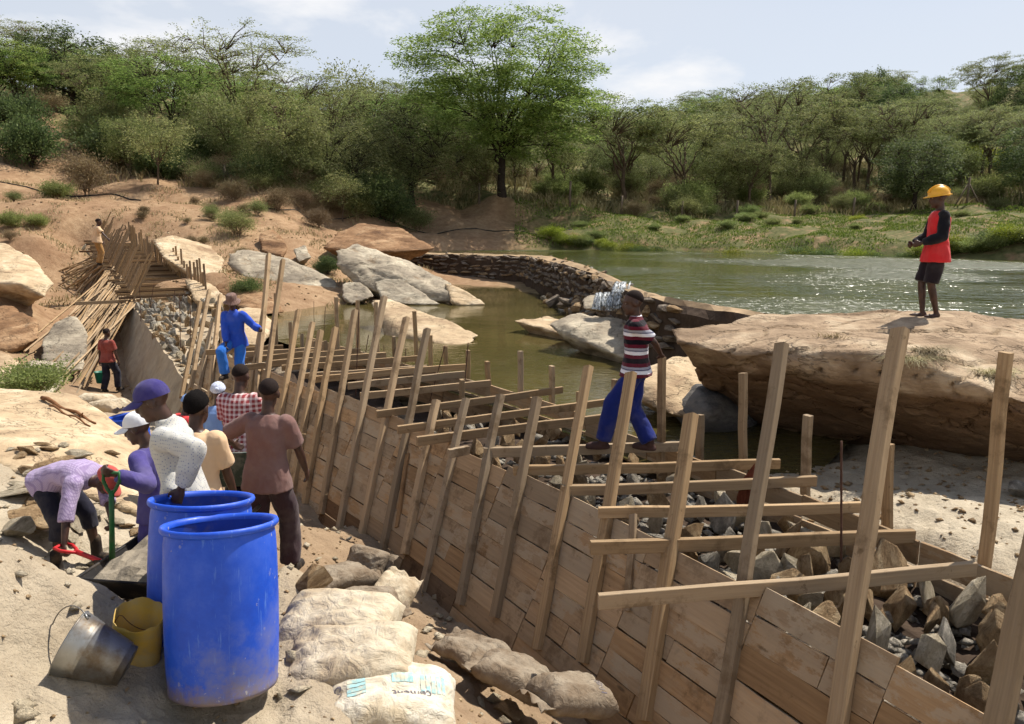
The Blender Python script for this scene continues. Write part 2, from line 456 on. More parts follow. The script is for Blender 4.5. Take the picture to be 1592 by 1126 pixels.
M['rock_dark'] = mat_rock('rock_dark', lin(60, 58, 58), lin(92, 90, 88), lin(126, 120, 112))
M['stone_grey'] = mat_rock('stone_grey', lin(112, 107, 98), lin(154, 147, 134), lin(196, 186, 168), scale=3.)
M['stone_tan'] = mat_rock('stone_tan', lin(120, 94, 66), lin(160, 134, 100), lin(196, 172, 136), scale=3.)
M['stone_pale'] = mat_rock('stone_pale', lin(150, 138, 116), lin(188, 174, 148), lin(214, 202, 178), scale=3.)
M['wall_stone'] = mat_rock('wall_stone', lin(84, 74, 64), lin(124, 112, 98), lin(166, 152, 134), scale=2.)
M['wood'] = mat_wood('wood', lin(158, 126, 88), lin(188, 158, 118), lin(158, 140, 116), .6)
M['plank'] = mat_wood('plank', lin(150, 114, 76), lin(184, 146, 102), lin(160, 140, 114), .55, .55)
M['pole'] = mat_wood('pole', lin(150, 118, 80), lin(180, 148, 104), lin(142, 122, 98), .4)
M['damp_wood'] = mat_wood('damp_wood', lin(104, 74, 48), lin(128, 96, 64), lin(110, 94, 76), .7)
M['water_up'] = mat_water('water_up', lin(58, 62, 24), lin(72, 74, 34), .8, .08, 1.9, .4, .34)
M['water_low'] = mat_water('water_low', lin(70, 64, 34), lin(88, 78, 46), .7, .012, 5., .02)
# ------------------------------------------------------------------ terrain
Z_UP, Z_LOW = 3.52, 2.25
CPTS = []
def tp(*a):
    for (u, v, d) in a:
        p = at_d(u, v, d); CPTS.append((p.x, p.y, p.z))
def tx(*a): CPTS.extend(a)
# the bank the photographer stands on, the mound, the bench with the drums
tx((0, -6, 4.0), (-6, -4, 4.6), (7, -4, 3.0), (0, 0, 3.45), (-3, 0, 3.7), (-1.2, 2.2, 2.95), (2.2, 0.8, 2.5), (4, -1, 2.4), (0.2, 2.6, 2.45), (-8, 3, 4.2), (-5, 3.2, 3.6))
tp((346, 1075, 3.95), (60, 1120, 3.3), (100, 1000, 3.8), (0, 850, 4.0), (100, 880, 4.25), (190, 925, 4.4), (-120, 850, 4.0))
tx((-1.85, 4.75, 2.34), (-2.35, 4.7, 2.42), (-2.6, 5.3, 2.05), (-3.2, 5.8, 2.05), (-2.9, 6.3, 2.05), (-3.7, 6.0, 2.25), (-2.2, 5.6, 2.05), (-2.0, 6.2, 2.0), (-2.5, 7.1, 1.85), (-2.2, 8.3, 1.55), (-3.2, 8.8, 1.6), (-3.4, 10.6, 1.15), (-1.95, 9.6, 1.15))
tp((60, 770, 6.7), (0, 715, 7.8), (0, 660, 10.2), (100, 690, 10), (175, 715, 9.6), (240, 770, 7.9), (-150, 660, 9.5), (-200, 760, 7))
tp((445, 870, 5.4), (500, 935, 4.95), (430, 990, 4.5), (540, 1000, 4.55), (600, 1060, 4.25), (640, 1110, 4.1))
# trench along the formwork
tx((-0.2, 4.6, 1.75), (0.5, 4.2, 1.6), (1.2, 3.4, 1.6), (1.9, 2.4, 1.6), (-0.9, 5.2, 1.9), (-1.35, 5.9, 1.8), (-0.5, 5.9, 1.4), (-1.2, 6.8, 1.3), (0.3, 6.0, 1.15), (-0.5, 7.1, 1.1), (-1.3, 8.2, 1.05), (0.9, 5.2, 1.1), (-2.6, 9.8, 1.0), (-3.9, 11.8, .95), (1.7, 4.1, 1.15), (2.6, 3.4, 1.3), (0, 8.3, 1.2), (1.3, 6.6, 1.3), (2.2, 5.3, 1.4), (-2, 11.2, 1.2), (-4, 14.2, 1.1), (3.2, 4.2, 1.5))
tx((3.6, 2.4, 1.2), (2.9, 3.9, 1.2), (2.6, 4.8, 1.2), (2.1, 5.8, 1.2), (1.5, 6.8, 1.2), (0.7, 7.9, 1.2), (-.3, 9.2, 1.2), (-1.5, 10.8, 1.2), (3.3, 3.3, 1.2), (3.0, 4.5, 1.2), (2.5, 5.6, 1.2), (2.0, 6.5, 1.2), (1.2, 7.8, 1.2))
# behind the slab: path below the finished wall
tx((-4.6, 12.2, .95), (-6, 14.2, .85), (-8.3, 17, .78), (-9.9, 19.2, .74), (-7.6, 13, 1.1), (-9.5, 13.5, 1.7), (-11.6, 20.2, 1.1), (-6.5, 17.5, 1.0), (-9.5, 22, 1.3), (-13.5, 24, 1.6), (-11, 16, 1.5))
tp((0, 560, 18.5), (-150, 560, 17), (0, 430, 25), (-150, 420, 25), (60, 370, 34), (100, 340, 37))
# far left: bare slope and the hill
tp((250, 440, 26), (330, 430, 27), (420, 425, 31), (300, 350, 38), (200, 345, 38), (450, 375, 37), (0, 325, 38), (0, 280, 45), (100, 290, 46), (90, 230, 55), (10, 180, 65), (-200, 300, 40), (-300, 180, 70), (300, 300, 46), (450, 312, 46), (250, 250, 57), (0, 142, 88), (250, 178, 88), (450, 236, 85), (600, 264, 85), (750, 285, 72))
tp((540, 366, 44), (700, 318, 57), (780, 312, 57), (640, 318, 54), (640, 350, 52.6), (800, 318, 56.4), (800, 346, 55.2), (900, 328, 56.6), (900, 350, 55.2), (560, 322, 49), (560, 350, 47.6), (480, 318, 47.6), (480, 342, 46.2))
tp((1000, 288, 92), (1000, 226, 140), (1300, 196, 140), (1592, 186, 125), (1300, 284, 82), (1592, 280, 78), (1150, 262, 108), (1400, 240, 104), (1050, 332, 60), (1300, 334, 58), (1592, 330, 54), (1850, 270, 75), (1850, 170, 120), (1000, 345, 54), (1200, 350, 52), (1400, 350, 48), (1592, 350, 44), (1850, 350, 42))
# the bank of the reservoir: top of the little cliff, then the shore
for (u, v) in ((690, 390), (790, 389), (880, 388.5), (990, 389), (1100, 390), (1250, 394), (1400, 398), (1592, 405), (1850, 414)):
    p = at_z(u, v, Z_UP); k = p.xy.normalized()
    q = p.xy + k * .9; CPTS.append((q.x, q.y, Z_UP + .62)); q = p.xy + k * 2.0; CPTS.append((q.x, q.y, Z_UP + .85))
    q = p.xy - k * .1; CPTS.append((q.x, q.y, Z_UP - .12)); q = p.xy - k * 2.5; CPTS.append((q.x, q.y, Z_UP - .75))
# reservoir bed, pool bed, pool shore
tx((6, 22, 2.7), (12, 20, 2.7), (3, 33, 2.7), (0, 42, 2.7), (9, 30, 2.7), (6, 15, 2.7), (16, 28, 2.7), (4, 45, 2.8), (10, 12.5, 2.9), (16, 14, 2.9), (-4, 44, 2.9), (24, 18, 2.9))
tx((-3.2, 18, 1.6), (-5, 22, 1.7), (0, 20, 1.5), (1, 14, 1.5), (0, 25, 1.6), (2, 18, 1.6), (-1, 13.4, 1.5), (1.6, 11, 1.5), (2.4, 9.6, 1.6), (-2.2, 15.6, 1.5), (3.6, 12.5, 1.7), (-6, 26, 1.8), (-3, 27.5, 1.7), (2, 20.5, 1.7), (0, 28, 1.7), (-3, 30.5, 1.9), (-2, 33, 1.9), (-4.6, 32.5, 2.0), (-5.6, 35.5, 2.4), (-3.5, 35.5, 2.2))
# strip under the far formwork
tx((-15.0, 25.6, 1.7), (-17.2, 28.8, 2.0), (-19.4, 32.0, 2.5), (-13.2, 25.2, 1.6), (-15.2, 28.2, 1.9), (-17.2, 31.0, 2.3), (-19.0, 33.6, 3.0), (-10.4, 26.2, 2.5), (-12.4, 29.4, 2.9), (-14.6, 32.6, 3.4), (-16.6, 35.8, 4.0), (-18, 25, 2.5), (-21, 29, 3.1), (-24, 33, 4.1), (-20.5, 36.5, 4.2))
tx((-6.6, 20.8, 2.1), (-5.2, 17.6, 1.9), (-8, 25.5, 2.6), (-7.5, 29, 2.9), (-5.2, 30, 2.7))
# sand shelf beside the big rock
tx((2.6, 7.9, 2.32), (3.2, 7.2, 2.36), (3.6, 6.2, 2.34), (4.4, 7.4, 2.36), (5.6, 7.6, 2.36), (4.2, 5.0, 2.3), (6, 5.4, 2.4), (7.5, 8.0, 2.4), (9, 6, 2.5), (5, 3, 2.3), (8, 2, 2.5), (6, 10.5, 2.3), (9, 10, 2.5), (4.5, 8.7, 2.34), (5.4, 9.3, 2.36), (4.0, 7.9, 2.34), (7, 9.3, 2.4), (3.5, 7.8, 2.3))
tx((-60, 200, 34), (0, 220, 30), (60, 200, 36), (140, 160, 36), (-120, 120, 30), (-60, 40, 16), (-30, 15, 7), (-20, 5, 6), (60, 30, 6), (30, 5, 4), (0, -60, 8), (-60, -60, 12), (60, -60, 6), (0, 420, 30), (-260, 300, 40), (260, 300, 36), (400, 0, 20), (-400, 0, 40), (0, -400, 20))
_C = np.array(CPTS); _c2 = 0.10
def _phi(r2): return np.sqrt(r2 + _c2)
_K = _phi(((_C[:, None, :2] - _C[None, :, :2]) ** 2).sum(-1))
_A = np.zeros((len(_C) + 3,) * 2); _A[:len(_C), :len(_C)] = _K + np.eye(len(_C)) * -.02
_A[:len(_C), len(_C)] = 1; _A[:len(_C), len(_C) + 1:] = _C[:, :2]; _A[len(_C):, :len(_C)] = _A[:len(_C), len(_C):].T
_W = np.linalg.solve(_A, np.concatenate([_C[:, 2], np.zeros(3)]))
def base_h(x, y):
    out = np.empty(len(x))
    for s in range(0, len(x), 20000):
        X, Y = x[s:s + 20000], y[s:s + 20000]
        r2 = (X[:, None] - _C[None, :, 0]) ** 2 + (Y[:, None] - _C[None, :, 1]) ** 2
        out[s:s + 20000] = _phi(r2) @ _W[:len(_C)] + _W[len(_C)] + X * _W[len(_C) + 1] + Y * _W[len(_C) + 2]
    return out
def ground_h(x, y):
    x = np.atleast_1d(np.asarray(x, float)); y = np.atleast_1d(np.asarray(y, float))
    h = base_h(x, y); d = np.hypot(x, y); p = np.stack([x, y, np.zeros_like(x)], 1)
    near = np.clip(1 - d / 30, 0, 1)
    h = h + fbm(p * .22, 3) * np.clip((d - 28) / 60, 0, 1) * 1.2
    h = h + fbm(p * 1.1, 4) * .055 * np.clip(1.15 - d / 60, .3, 1) + fbm(p * 5., 4) * .03 * np.clip(1.2 - d / 25, 0, 1)
    # wind- and water-cut ridges in the near sand
    rid = np.abs(fbm(p * np.array((2.6, 4.2, 1)) + 7, 3)); h = h - rid * .05 * np.clip(1.2 - d / 12, 0, 1)
    return h
def gz(x, y): return float(ground_h([x], [y])[0])

az = np.concatenate([np.linspace(-180, -46, 40, endpoint=False), np.linspace(-46, 46, 520, endpoint=False), np.linspace(46, 180, 41)])
rr = np.concatenate([[0.0], np.geomspace(0.35, 2.2, 14, endpoint=False), np.geomspace(2.2, 60, 330, endpoint=False), np.geomspace(60, 900, 60)])
A_, R_ = np.meshgrid(np.radians(az), rr)
gx, gy = (R_ * np.sin(A_)).ravel(), (R_ * np.cos(A_)).ravel()
hz = ground_h(gx, gy)
ni, nj = R_.shape
idx = np.arange(ni * nj).reshape(ni, nj)
quads = np.stack([idx[:-1, :-1], idx[:-1, 1:], idx[1:, 1:], idx[1:, :-1]], -1).reshape(-1, 4)
gme = fast_mesh('ground', np.stack([gx, gy, hz], 1), quads[:, ::-1], True)
# what the ground is made of
P3 = np.stack([gx, gy, np.zeros_like(gx)], 1); dist = np.hypot(gx, gy); nz = fbm(P3 * .3, 3)
far = np.clip((dist - 27 + nz * 3) / 6, 0, 1)
left_bare = np.clip(1 - (gx + 12 + nz * 3) / 6, 0, 1) * np.clip((47 - gy + nz * 4) / 5, 0, 1)
path = np.exp(-((gx + 19.9 + (gy - 36) * .64 + np.sin(gy * .35) * .6) / 1.6) ** 2) * np.clip((gy - 34) / 4, 0, 1) * np.clip((75 - gy) / 8, 0, 1)
grass = far * np.clip(1 - left_bare, 0, 1) * np.clip(1 - path * 1.3, 0, 1)
grass *= np.where((gx < 3) & (gy < 57.5), np.clip((gx + 1) / 4, .0, 1), 1)
grass = np.clip(grass, 0, 1)
redd = np.clip((dist - 22) / 8, 0, 1)
sandy = np.clip(1 - (dist - 16) / 6, 0, 1) * np.where((gx > -1.9 - (gy - 6) * .55) & (gx < 1.8) & (gy < 14) & (hz < 2.05), .15, 1.)
reg = np.stack([grass, redd, sandy, np.ones_like(sandy)], 1).astype(np.float32)
at = gme.color_attributes.new('region', 'FLOAT_COLOR', 'POINT'); at.data.foreach_set('color', reg.ravel())
tag(obj('ground', gme, M['ground']), kind='structure')

# ------------------------------------------------------------------ water
def sheet(name, poly, z, mat):
    bm = bmesh.new(); vs_ = [bm.verts.new((x, y, z)) for x, y in poly]; bm.faces.new(vs_)
    bmesh.ops.triangulate(bm, faces=bm.faces[:]); me = bpy.data.meshes.new(name); bm.to_mesh(me); bm.free()
    return tag(obj(name, me, mat), kind='structure')
# the weir: crest line seen in plan, upstream side first
weir_px = ((600, 392), (680, 393), (780, 395), (850, 397), (905, 410), (950, 428), (1000, 452), (1060, 466), (1130, 476), (1200, 486))
WEIR = [at_z(u, v, 3.62).xy for u, v in weir_px]
WEIR = [Vector((x, y)) for x, y in WEIR]
res_poly = [(p.x, p.y) for p in WEIR] + [(4.2, 11.2), (5.5, 10.9), (8, 10.8), (14, 10), (50, 8), (60, 36), (36, 54), (10, 62), (-8, 60), (-12, 50)]
sheet('reservoir_water', res_poly, Z_UP, M['water_up'])
sheet('pool_water', [(p.x, p.y) for p in WEIR[::-1]] + [(-10, 34), (-12, 27), (-7.4, 21.2), (-5.6, 18.4), (-3.2, 15.4), (-1.0, 12.6), (.9, 9.8), (1.7, 8.3), (2.6, 7.6), (3.2, 8.0), (3.7, 8.7), (4.6, 10.0), (5.2, 11.)], Z_LOW, M['water_low'])

def ground_px(u, v, dmin=2.0, dmax=160.):
    """where a line of sight first meets the ground"""
    r = _ray(u, v); y = np.geomspace(dmin, dmax, 900); t = y / r[1]
    g = base_h(r[0] * t, y); below = np.nonzero(CAM_Z + r[2] * t < g)[0]
    i = below[0] if len(below) else len(y) - 1
    return Vector((r[0] * t[i], y[i], gz(r[0] * t[i], y[i])))
# ------------------------------------------------------------------ boulders and bedrock
from mathutils.bvhtree import BVHTree
ROCK_BVH = {}
def hull_arrays(pts):
    bm = bmesh.new()
    for p in pts: bm.verts.new(p)
    r = bmesh.ops.convex_hull(bm, input=bm.verts[:])
    bmesh.ops.delete(bm, geom=[e for e in r['geom_interior'] if isinstance(e, bmesh.types.BMVert)], context='VERTS')
    bmesh.ops.recalc_face_normals(bm, faces=bm.faces[:])
    bm.verts.index_update()
    V = [tuple(v.co) for v in bm.verts]; Fc = [[v.index for v in f.verts] for f in bm.faces]
    bm.free(); return V, Fc
def rock(name, pts, mat, voxel=.06, amp=.10, freq=1., seed=0, label=None, cat='rock', group=None, strata=(.2, .3, 1), step=.04, parent=None, pre_smooth=10, bulge=1.0):
    """convex lump through surveyed corner points, worn, bedded and cracked"""
    pts = [Vector(p) for p in pts]
    if bulge:
        c0 = sum(pts, Vector()) / len(pts); sz = sum((p - c0).length for p in pts) / len(pts); vd = Vector((c0.x, c0.y, 0)).normalized()
        pts += [c0 - vd * sz * .35 * bulge + Vector((0, 0, -.1 * sz)), c0 + vd * sz * .8 * bulge, c0 + vd * sz * .6 * bulge - Vector((0, 0, .5 * sz)), c0 - Vector((0, 0, .6 * sz))]
    V, Fc = hull_arrays([tuple(p) for p in pts])
    co, q, no = remesh(V, Fc, voxel, pre_smooth, .5)
    s = np.array(strata, float); s /= np.linalg.norm(s)
    off = seed * 7.7
    a = fbm(co * freq + off, 4, .5)
    w = co @ s; wob = fbm(co * freq * .8 + off + 31, 3) * .12
    bed = (w + wob * 1.6) / (.5 / freq); fr = bed - np.floor(bed)
    ledge = np.clip((fr - .82) / .18, 0, 1) * np.clip(.5 + fbm(co * freq * .9 + off + 9, 2), 0, 1)
    crack = np.clip(1 - np.abs(fbm(co * freq * np.array((.7, .9, 2.4)) + off + 57, 3)) / (.028 + voxel * .15), 0, 1)
    co = co + no * (a * amp - ledge * step * .7 - crack * step * .8 + fbm(co * freq * 5 + off, 3) * amp * .16)[:, None]
    c = co.mean(0); c[2] = co[:, 2].min()
    me = fast_mesh(name, co - c, q, True)
    o = obj(name, me, mat, parent, loc=c)
    ROCK_BVH[o.name] = BVHTree.FromPolygons([tuple(x) for x in co], q.tolist())
    if label: tag(o, label, cat, group)
    return o
def hit_px(o, u, v):
    r = Vector(_ray(u, v)).normalized()
    h = ROCK_BVH[o.name].ray_cast(Vector((0, 0, CAM_Z)), r)
    return h[0]
def pd(*a): return [at_d(*x) for x in a]

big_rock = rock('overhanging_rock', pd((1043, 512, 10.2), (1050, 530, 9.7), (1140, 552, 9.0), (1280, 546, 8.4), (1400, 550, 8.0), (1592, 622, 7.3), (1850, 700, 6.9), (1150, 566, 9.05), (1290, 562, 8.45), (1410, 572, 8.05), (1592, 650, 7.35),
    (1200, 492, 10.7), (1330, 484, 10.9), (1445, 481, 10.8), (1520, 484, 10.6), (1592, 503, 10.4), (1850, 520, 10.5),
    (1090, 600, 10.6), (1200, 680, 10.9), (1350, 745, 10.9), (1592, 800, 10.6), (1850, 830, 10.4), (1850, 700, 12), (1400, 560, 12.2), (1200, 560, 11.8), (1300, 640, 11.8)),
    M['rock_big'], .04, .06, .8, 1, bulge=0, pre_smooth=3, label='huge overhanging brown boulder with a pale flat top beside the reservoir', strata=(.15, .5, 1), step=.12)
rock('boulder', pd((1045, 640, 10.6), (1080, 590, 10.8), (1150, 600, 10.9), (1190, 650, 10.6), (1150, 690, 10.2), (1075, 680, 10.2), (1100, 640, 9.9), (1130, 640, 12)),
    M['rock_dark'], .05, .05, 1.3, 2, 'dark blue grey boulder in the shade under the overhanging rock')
rock('boulder', pd((848, 505, 17.2), (862, 494, 17.3), (905, 488, 17.5), (1000, 497, 16.8), (1045, 508, 16.4), (1045, 540, 15.8), (1010, 568, 14.9), (965, 556, 15.2), (905, 538, 16.3), (870, 520, 16.8), (900, 500, 19.0), (1040, 508, 18.0)),
    M['rock_grey'], .06, .09, 1.0, 3, 'pale grey domed boulder below the small waterfall', strata=(.5, .2, 1))
rock('flat_rock', pd((795, 497, 20.2), (830, 500, 20), (870, 512, 19), (900, 525, 18), (890, 500, 20.5), (850, 492, 21.5), (850, 515, 19.6)),
    M['rock_tan'], .05, .03, 1.4, 4, 'low flat rock tongue running out into the pool')
rock('boulder', pd((1040, 575, 11.4), (1000, 590, 11.0), (955, 592, 11.2), (1090, 600, 11.0), (1110, 650, 10.3), (1060, 650, 10.2), (1020, 640, 10.4), (1080, 560, 12.4), (1050, 555, 12.6), (1000, 585, 12)),
    M['rock_tan'], .05, .06, 1.3, 5, 'low tan rock at the pool edge behind the man in stripes')
rock('boulder', pd((905, 462, 20.5), (935, 458, 20.6), (960, 462, 20.2), (955, 480, 19.6), (905, 480, 19.8), (930, 455, 21.5)), M['rock_grey'], .05, .05, 1.5, 6, 'squared grey boulder beside the waterfall')
rock('boulder', pd((962, 446, 17.9), (1000, 455, 17.2), (1010, 480, 16.7), (970, 480, 17.1), (985, 446, 18.6)), M['rock_dark'], .05, .05, 1.5, 7, 'wet dark boulder that splits the waterfall')
rock('rock_slab', pd((354, 392, 29), (380, 386, 30), (450, 402, 30), (520, 432, 29.6), (530, 448, 29), (505, 464, 28.2), (440, 452, 28), (380, 432, 28), (352, 410, 28.5), (430, 440, 31), (480, 460, 29.4)),
    M['rock_grey'], .08, .08, .8, 8, 'long pale slab lying on the bank with a dark undercut', strata=(.45, .1, 1), step=.06)
rock('rock_slab', pd((518, 388, 29.5), (550, 376, 30.5), (585, 392, 30.5), (640, 408, 30), (700, 440, 29), (722, 466, 27.6), (690, 472, 27.6), (600, 462, 28), (545, 440, 28.6), (522, 412, 29), (600, 420, 32), (680, 450, 31)),
    M['rock_grey'], .08, .12, .7, 9, 'big tilted grey slab with an eroded hollow at the pool', strata=(.6, .1, 1), step=.09)
rock('rock_slab', pd((580, 438, 28.5), (620, 428, 28.6), (655, 455, 27.6), (690, 474, 27), (640, 474, 27), (590, 466, 27.4), (610, 450, 29.4)), M['rock_grey'], .07, .06, 1., 10, 'smaller grey slab tucked under the big tilted slab')
rock('rock_slab', pd((690, 440, 28.5), (725, 452, 27.8), (757, 474, 27.1), (720, 476, 26.9), (700, 470, 27), (720, 455, 29)), M['rock_tan'], .06, .05, 1.2, 11, 'pale tan wedge of rock at the foot of the tilted slab')
rock('rock_slab', pd((575, 468, 21.5), (600, 462, 22), (650, 482, 21), (700, 500, 20), (746, 520, 18.9), (735, 538, 17.9), (700, 540, 17.8), (640, 520, 18.8), (585, 488, 20.6), (600, 530, 19.4), (660, 505, 21.6), (700, 520, 20)),
    M['rock_tan'], .06, .05, .9, 12, 'flat pale slab dipping into the pool in front of the weir', strata=(.5, -.2, 1), step=.04)
rock('rock_slab', pd((500, 385, 36), (520, 362, 38), (560, 345, 40), (620, 352, 40), (680, 386, 37), (640, 390, 36), (560, 392, 35), (600, 372, 42)), M['rock_brown'], .1, .1, .7, 13, 'dark rounded outcrop behind the slabs at the end of the weir')
rock('rock_slab', pd((236, 372, 29.5), (262, 362, 31), (330, 380, 31), (352, 405, 29.5), (345, 440, 27), (300, 430, 27), (250, 398, 28), (300, 400, 32)), M['rock_tan'], .08, .06, .8, 14, 'tan rock slab beside the back row of the far formwork')
rock('rock_slab', pd((325, 440, 27), (350, 420, 28), (400, 445, 26.5), (450, 485, 24), (400, 490, 23.5), (350, 470, 25), (380, 450, 28)), M['rock_brown'], .08, .07, .9, 15, 'brown rock ledge between the long pale slab and the dam')
rock('boulder', pd((345, 500, 20), (372, 478, 21), (410, 480, 21), (430, 505, 20), (405, 540, 17.6), (360, 530, 18), (385, 490, 22)), M['rock_tan'], .06, .06, 1.1, 16, 'tan boulder at the pool behind the man in blue overalls')
rock('boulder', pd((285, 432, 26), (330, 440, 26), (360, 470, 24), (330, 478, 23.4), (300, 465, 24), (320, 445, 27)), M['rock_tan'], .07, .06, 1., 17, 'low tan rock at the end of the back posts')
rock('boulder', pd((455, 388, 34), (475, 380, 34.5), (485, 400, 33.5), (462, 408, 33), (470, 395, 36)), M['rock_grey'], .07, .05, 1.3, 18, 'round grey boulder above the long pale slab')
rock('boulder', pd((400, 365, 36), (425, 355, 37), (450, 385, 35), (440, 400, 34), (405, 390, 34.5), (430, 380, 38)), M['rock_brown'], .08, .07, 1.1, 19, 'broken brown boulder above the bank on the bare slope')
rock('boulder', pd((530, 440, 28.4), (560, 438, 28.4), (585, 460, 27.4), (545, 474, 27), (530, 462, 27.6), (560, 450, 29.6)), M['rock_grey'], .06, .06, 1.3, 20, 'grey boulder in the gap between the two large slabs')
# left of the far formwork
rock('rock_slab', pd((-60, 372, 27), (10, 378, 27.5), (50, 400, 26.5), (86, 440, 24.5), (70, 462, 23.6), (20, 450, 23.6), (-60, 440, 23.5), (20, 420, 28), (-60, 400, 29), (30, 440, 23.3)),
    M['rock_tan'], .08, .08, .7, 21, 'large tan slab with a dark hollow beneath it on the hillside', strata=(.4, .2, 1), step=.06)
rock('boulder', pd((-60, 480, 22), (20, 478, 22.4), (60, 500, 21.5), (64, 525, 20.6), (20, 545, 20), (-60, 550, 19.6), (10, 500, 24)), M['rock_brown'], .07, .08, .9, 22, 'brown boulder below the hillside slab behind the leaning poles')
rock('boulder', pd((62, 530, 20.6), (85, 500, 21.6), (118, 490, 21.8), (140, 520, 21.0), (130, 575, 19.4), (90, 585, 19.0), (62, 560, 19.6), (110, 520, 23.2)), M['rock_grey'], .06, .08, .9, 23, 'rounded grey boulder behind the bundle of poles')
rock('boulder', pd((18, 590, 16.4), (45, 560, 17.2), (90, 562, 17.4), (105, 590, 16.6), (80, 618, 15.4), (20, 620, 15.2), (60, 580, 18.6)), M['rock_grey'], .06, .06, 1., 24, 'grey boulder behind the leafy green shrub')
rock('boulder', pd((-40, 550, 18), (10, 545, 18.4), (36, 566, 17.6), (20, 600, 16.4), (-40, 610, 16), (0, 570, 19.6)), M['rock_tan'], .06, .06, 1., 25, 'tan boulder at the feet of the longest poles')
# bedrock slab across the path of the near bank
slab = rock('bedrock_slab', pd((-120, 600, 11.2), (0, 606, 11.2), (70, 606, 11.4), (110, 612, 11.3), (160, 638, 10.9), (215, 682, 10.2), (270, 740, 9.0), (300, 800, 7.6), (230, 800, 7.0), (150, 775, 7.0), (60, 735, 7.4), (0, 700, 7.8), (-120, 690, 7.8),
    (-120, 700, 12), (0, 660, 12.2), (120, 680, 12), (230, 720, 11), (200, 830, 7.2), (0, 760, 8)),
    M['rock_tan'], .06, .05, .7, 26, bulge=0, label='broad sunlit bedrock slab with two sticks lying on it', strata=(.35, -.2, 1), step=.03)
# ------------------------------------------------------------------ loose stones: angular prototypes that share their meshes
def stone_proto(seed, flat=.45, n=13, sub=True):
    r = random.Random(seed); pts = []
    for _ in range(n):
        v = Vector((r.gauss(0, 1), r.gauss(0, 1), r.gauss(0, 1))).normalized()
        pts.append((v.x * .5, v.y * .5 * r.uniform(.7, 1), v.z * .5 * flat))
    V, Fc = hull_arrays(pts)
    me = bpy.data.meshes.new('stone'); bm = bmesh.new()
    vs_ = [bm.verts.new(v) for v in V]; [bm.faces.new([vs_[i] for i in f]) for f in Fc]
    bmesh.ops.dissolve_limit(bm, angle_limit=.30, verts=bm.verts[:], edges=bm.edges[:])
    if sub:
        bmesh.ops.bevel(bm, geom=bm.edges[:], offset=.016, segments=1, affect='EDGES', clamp_overlap=True)
        bmesh.ops.triangulate(bm, faces=bm.faces[:])
        c = np.array([v.co[:] for v in bm.verts]); dlt = fbm(c * 5 + seed * 3.1, 3) * .09
        for v, d_ in zip(bm.verts, dlt): v.co *= 1 + d_
    bm.to_mesh(me); bm.free(); return me
STONES = [stone_proto(100 + k, random.Random(k).uniform(.3, .8), 9 + k % 9) for k in range(22)]
STONES_M = {}
def stone_mesh(k, mat):
    key = (k, mat)
    if key not in STONES_M:
        me = STONES[k].copy(); me.materials.append(M[mat]); STONES_M[key] = me
    return STONES_M[key]
def stone(loc, size, mat, rot=None, name='stone', parent=None, stretch=(1, 1, 1), k=None):
    o = obj(name, stone_mesh(random.randrange(len(STONES)) if k is None else k, mat), None, parent)
    o.location = loc; o.scale = tuple(size * s for s in stretch)
    o.rotation_euler = rot if rot is not None else (random.uniform(-.4, .4), random.uniform(-.4, .4), random.uniform(0, 6.28))
    return o
# ------------------------------------------------------------------ the old stone weir
wp = []
for i in range(len(WEIR) - 1):
    n = max(2, int((WEIR[i + 1] - WEIR[i]).length / .25))
    wp += [WEIR[i].lerp(WEIR[i + 1], k / n) for k in range(n)]
wp.append(WEIR[-1])
for _ in range(12): wp = [wp[0]] + [(wp[i - 1] + wp[i] * 2 + wp[i + 1]) / 4 for i in range(1, len(wp) - 1)] + [wp[-1]]
def weir_n(i):
    t = (wp[min(i + 1, len(wp) - 1)] - wp[max(i - 1, 0)]).normalized()
    n = Vector((t.y, -t.x)); return n if n.y < 0 or (abs(n.y) < .2 and n.x < 0) else -n
def weir_k(i): return 1 - .62 * min(1., max(0., (len(wp) * .62 - (len(wp) - i)) / (len(wp) * .3)))
weir = empty('stone_weir', (wp[len(wp) // 2].x, wp[len(wp) // 2].y, Z_LOW)); w0 = Vector(weir.location)
tag(weir, 'old curved weir of stacked dark stones between reservoir and pool', 'weir')
V, Fc = [], []
prof = [(-.35, Z_UP - 1.2), (-.30, 3.5), (.0, 3.60), (.45, 3.63), (.85, 3.58), (1.0, 3.4), (1.1, 2.9), (1.22, 2.3), (1.3, 1.4)]
for i, p in enumerate(wp):
    n = weir_n(i); wk = weir_k(i)
    for k, (o_, z) in enumerate(prof):
        o_ *= wk
        w = float(fbm([(p.x * 1.3 + k, p.y * 1.3, z * 2)], 3)[0])
        V.append((p.x + n.x * (o_ + w * .1) - w0.x, p.y + n.y * (o_ + w * .1) - w0.y, z + w * .06 - w0.z))
m = len(prof)
for i in range(len(wp) - 1):
    for k in range(m - 1): Fc.append((i * m + k, (i + 1) * m + k, (i + 1) * m + k + 1, i * m + k + 1))
M['earth'] = mat_plain('earth', lin(154, 132, 104), .95, .1, .3, 2.5, .05, dirt=lin(112, 92, 72), dirt_amt=.7)
M['wall_core'] = mat_plain('wall_core', lin(70, 58, 48), .95, .1, .3, 5, .05)
core = obj('wall_core', new_mesh('wall_core', V, Fc, False), M['earth'], weir)
core.data.materials.append(M['wall_core'])
for f in core.data.polygons:
    if f.index % (m - 1) >= 4: f.material_index = 1
r = random.Random(5); cnt = 0
i = 2.0
rows = [(.95, 3.50), (1.0, 3.30), (1.04, 3.10), (1.08, 2.9), (1.13, 2.7), (1.18, 2.5), (1.22, 2.32)]
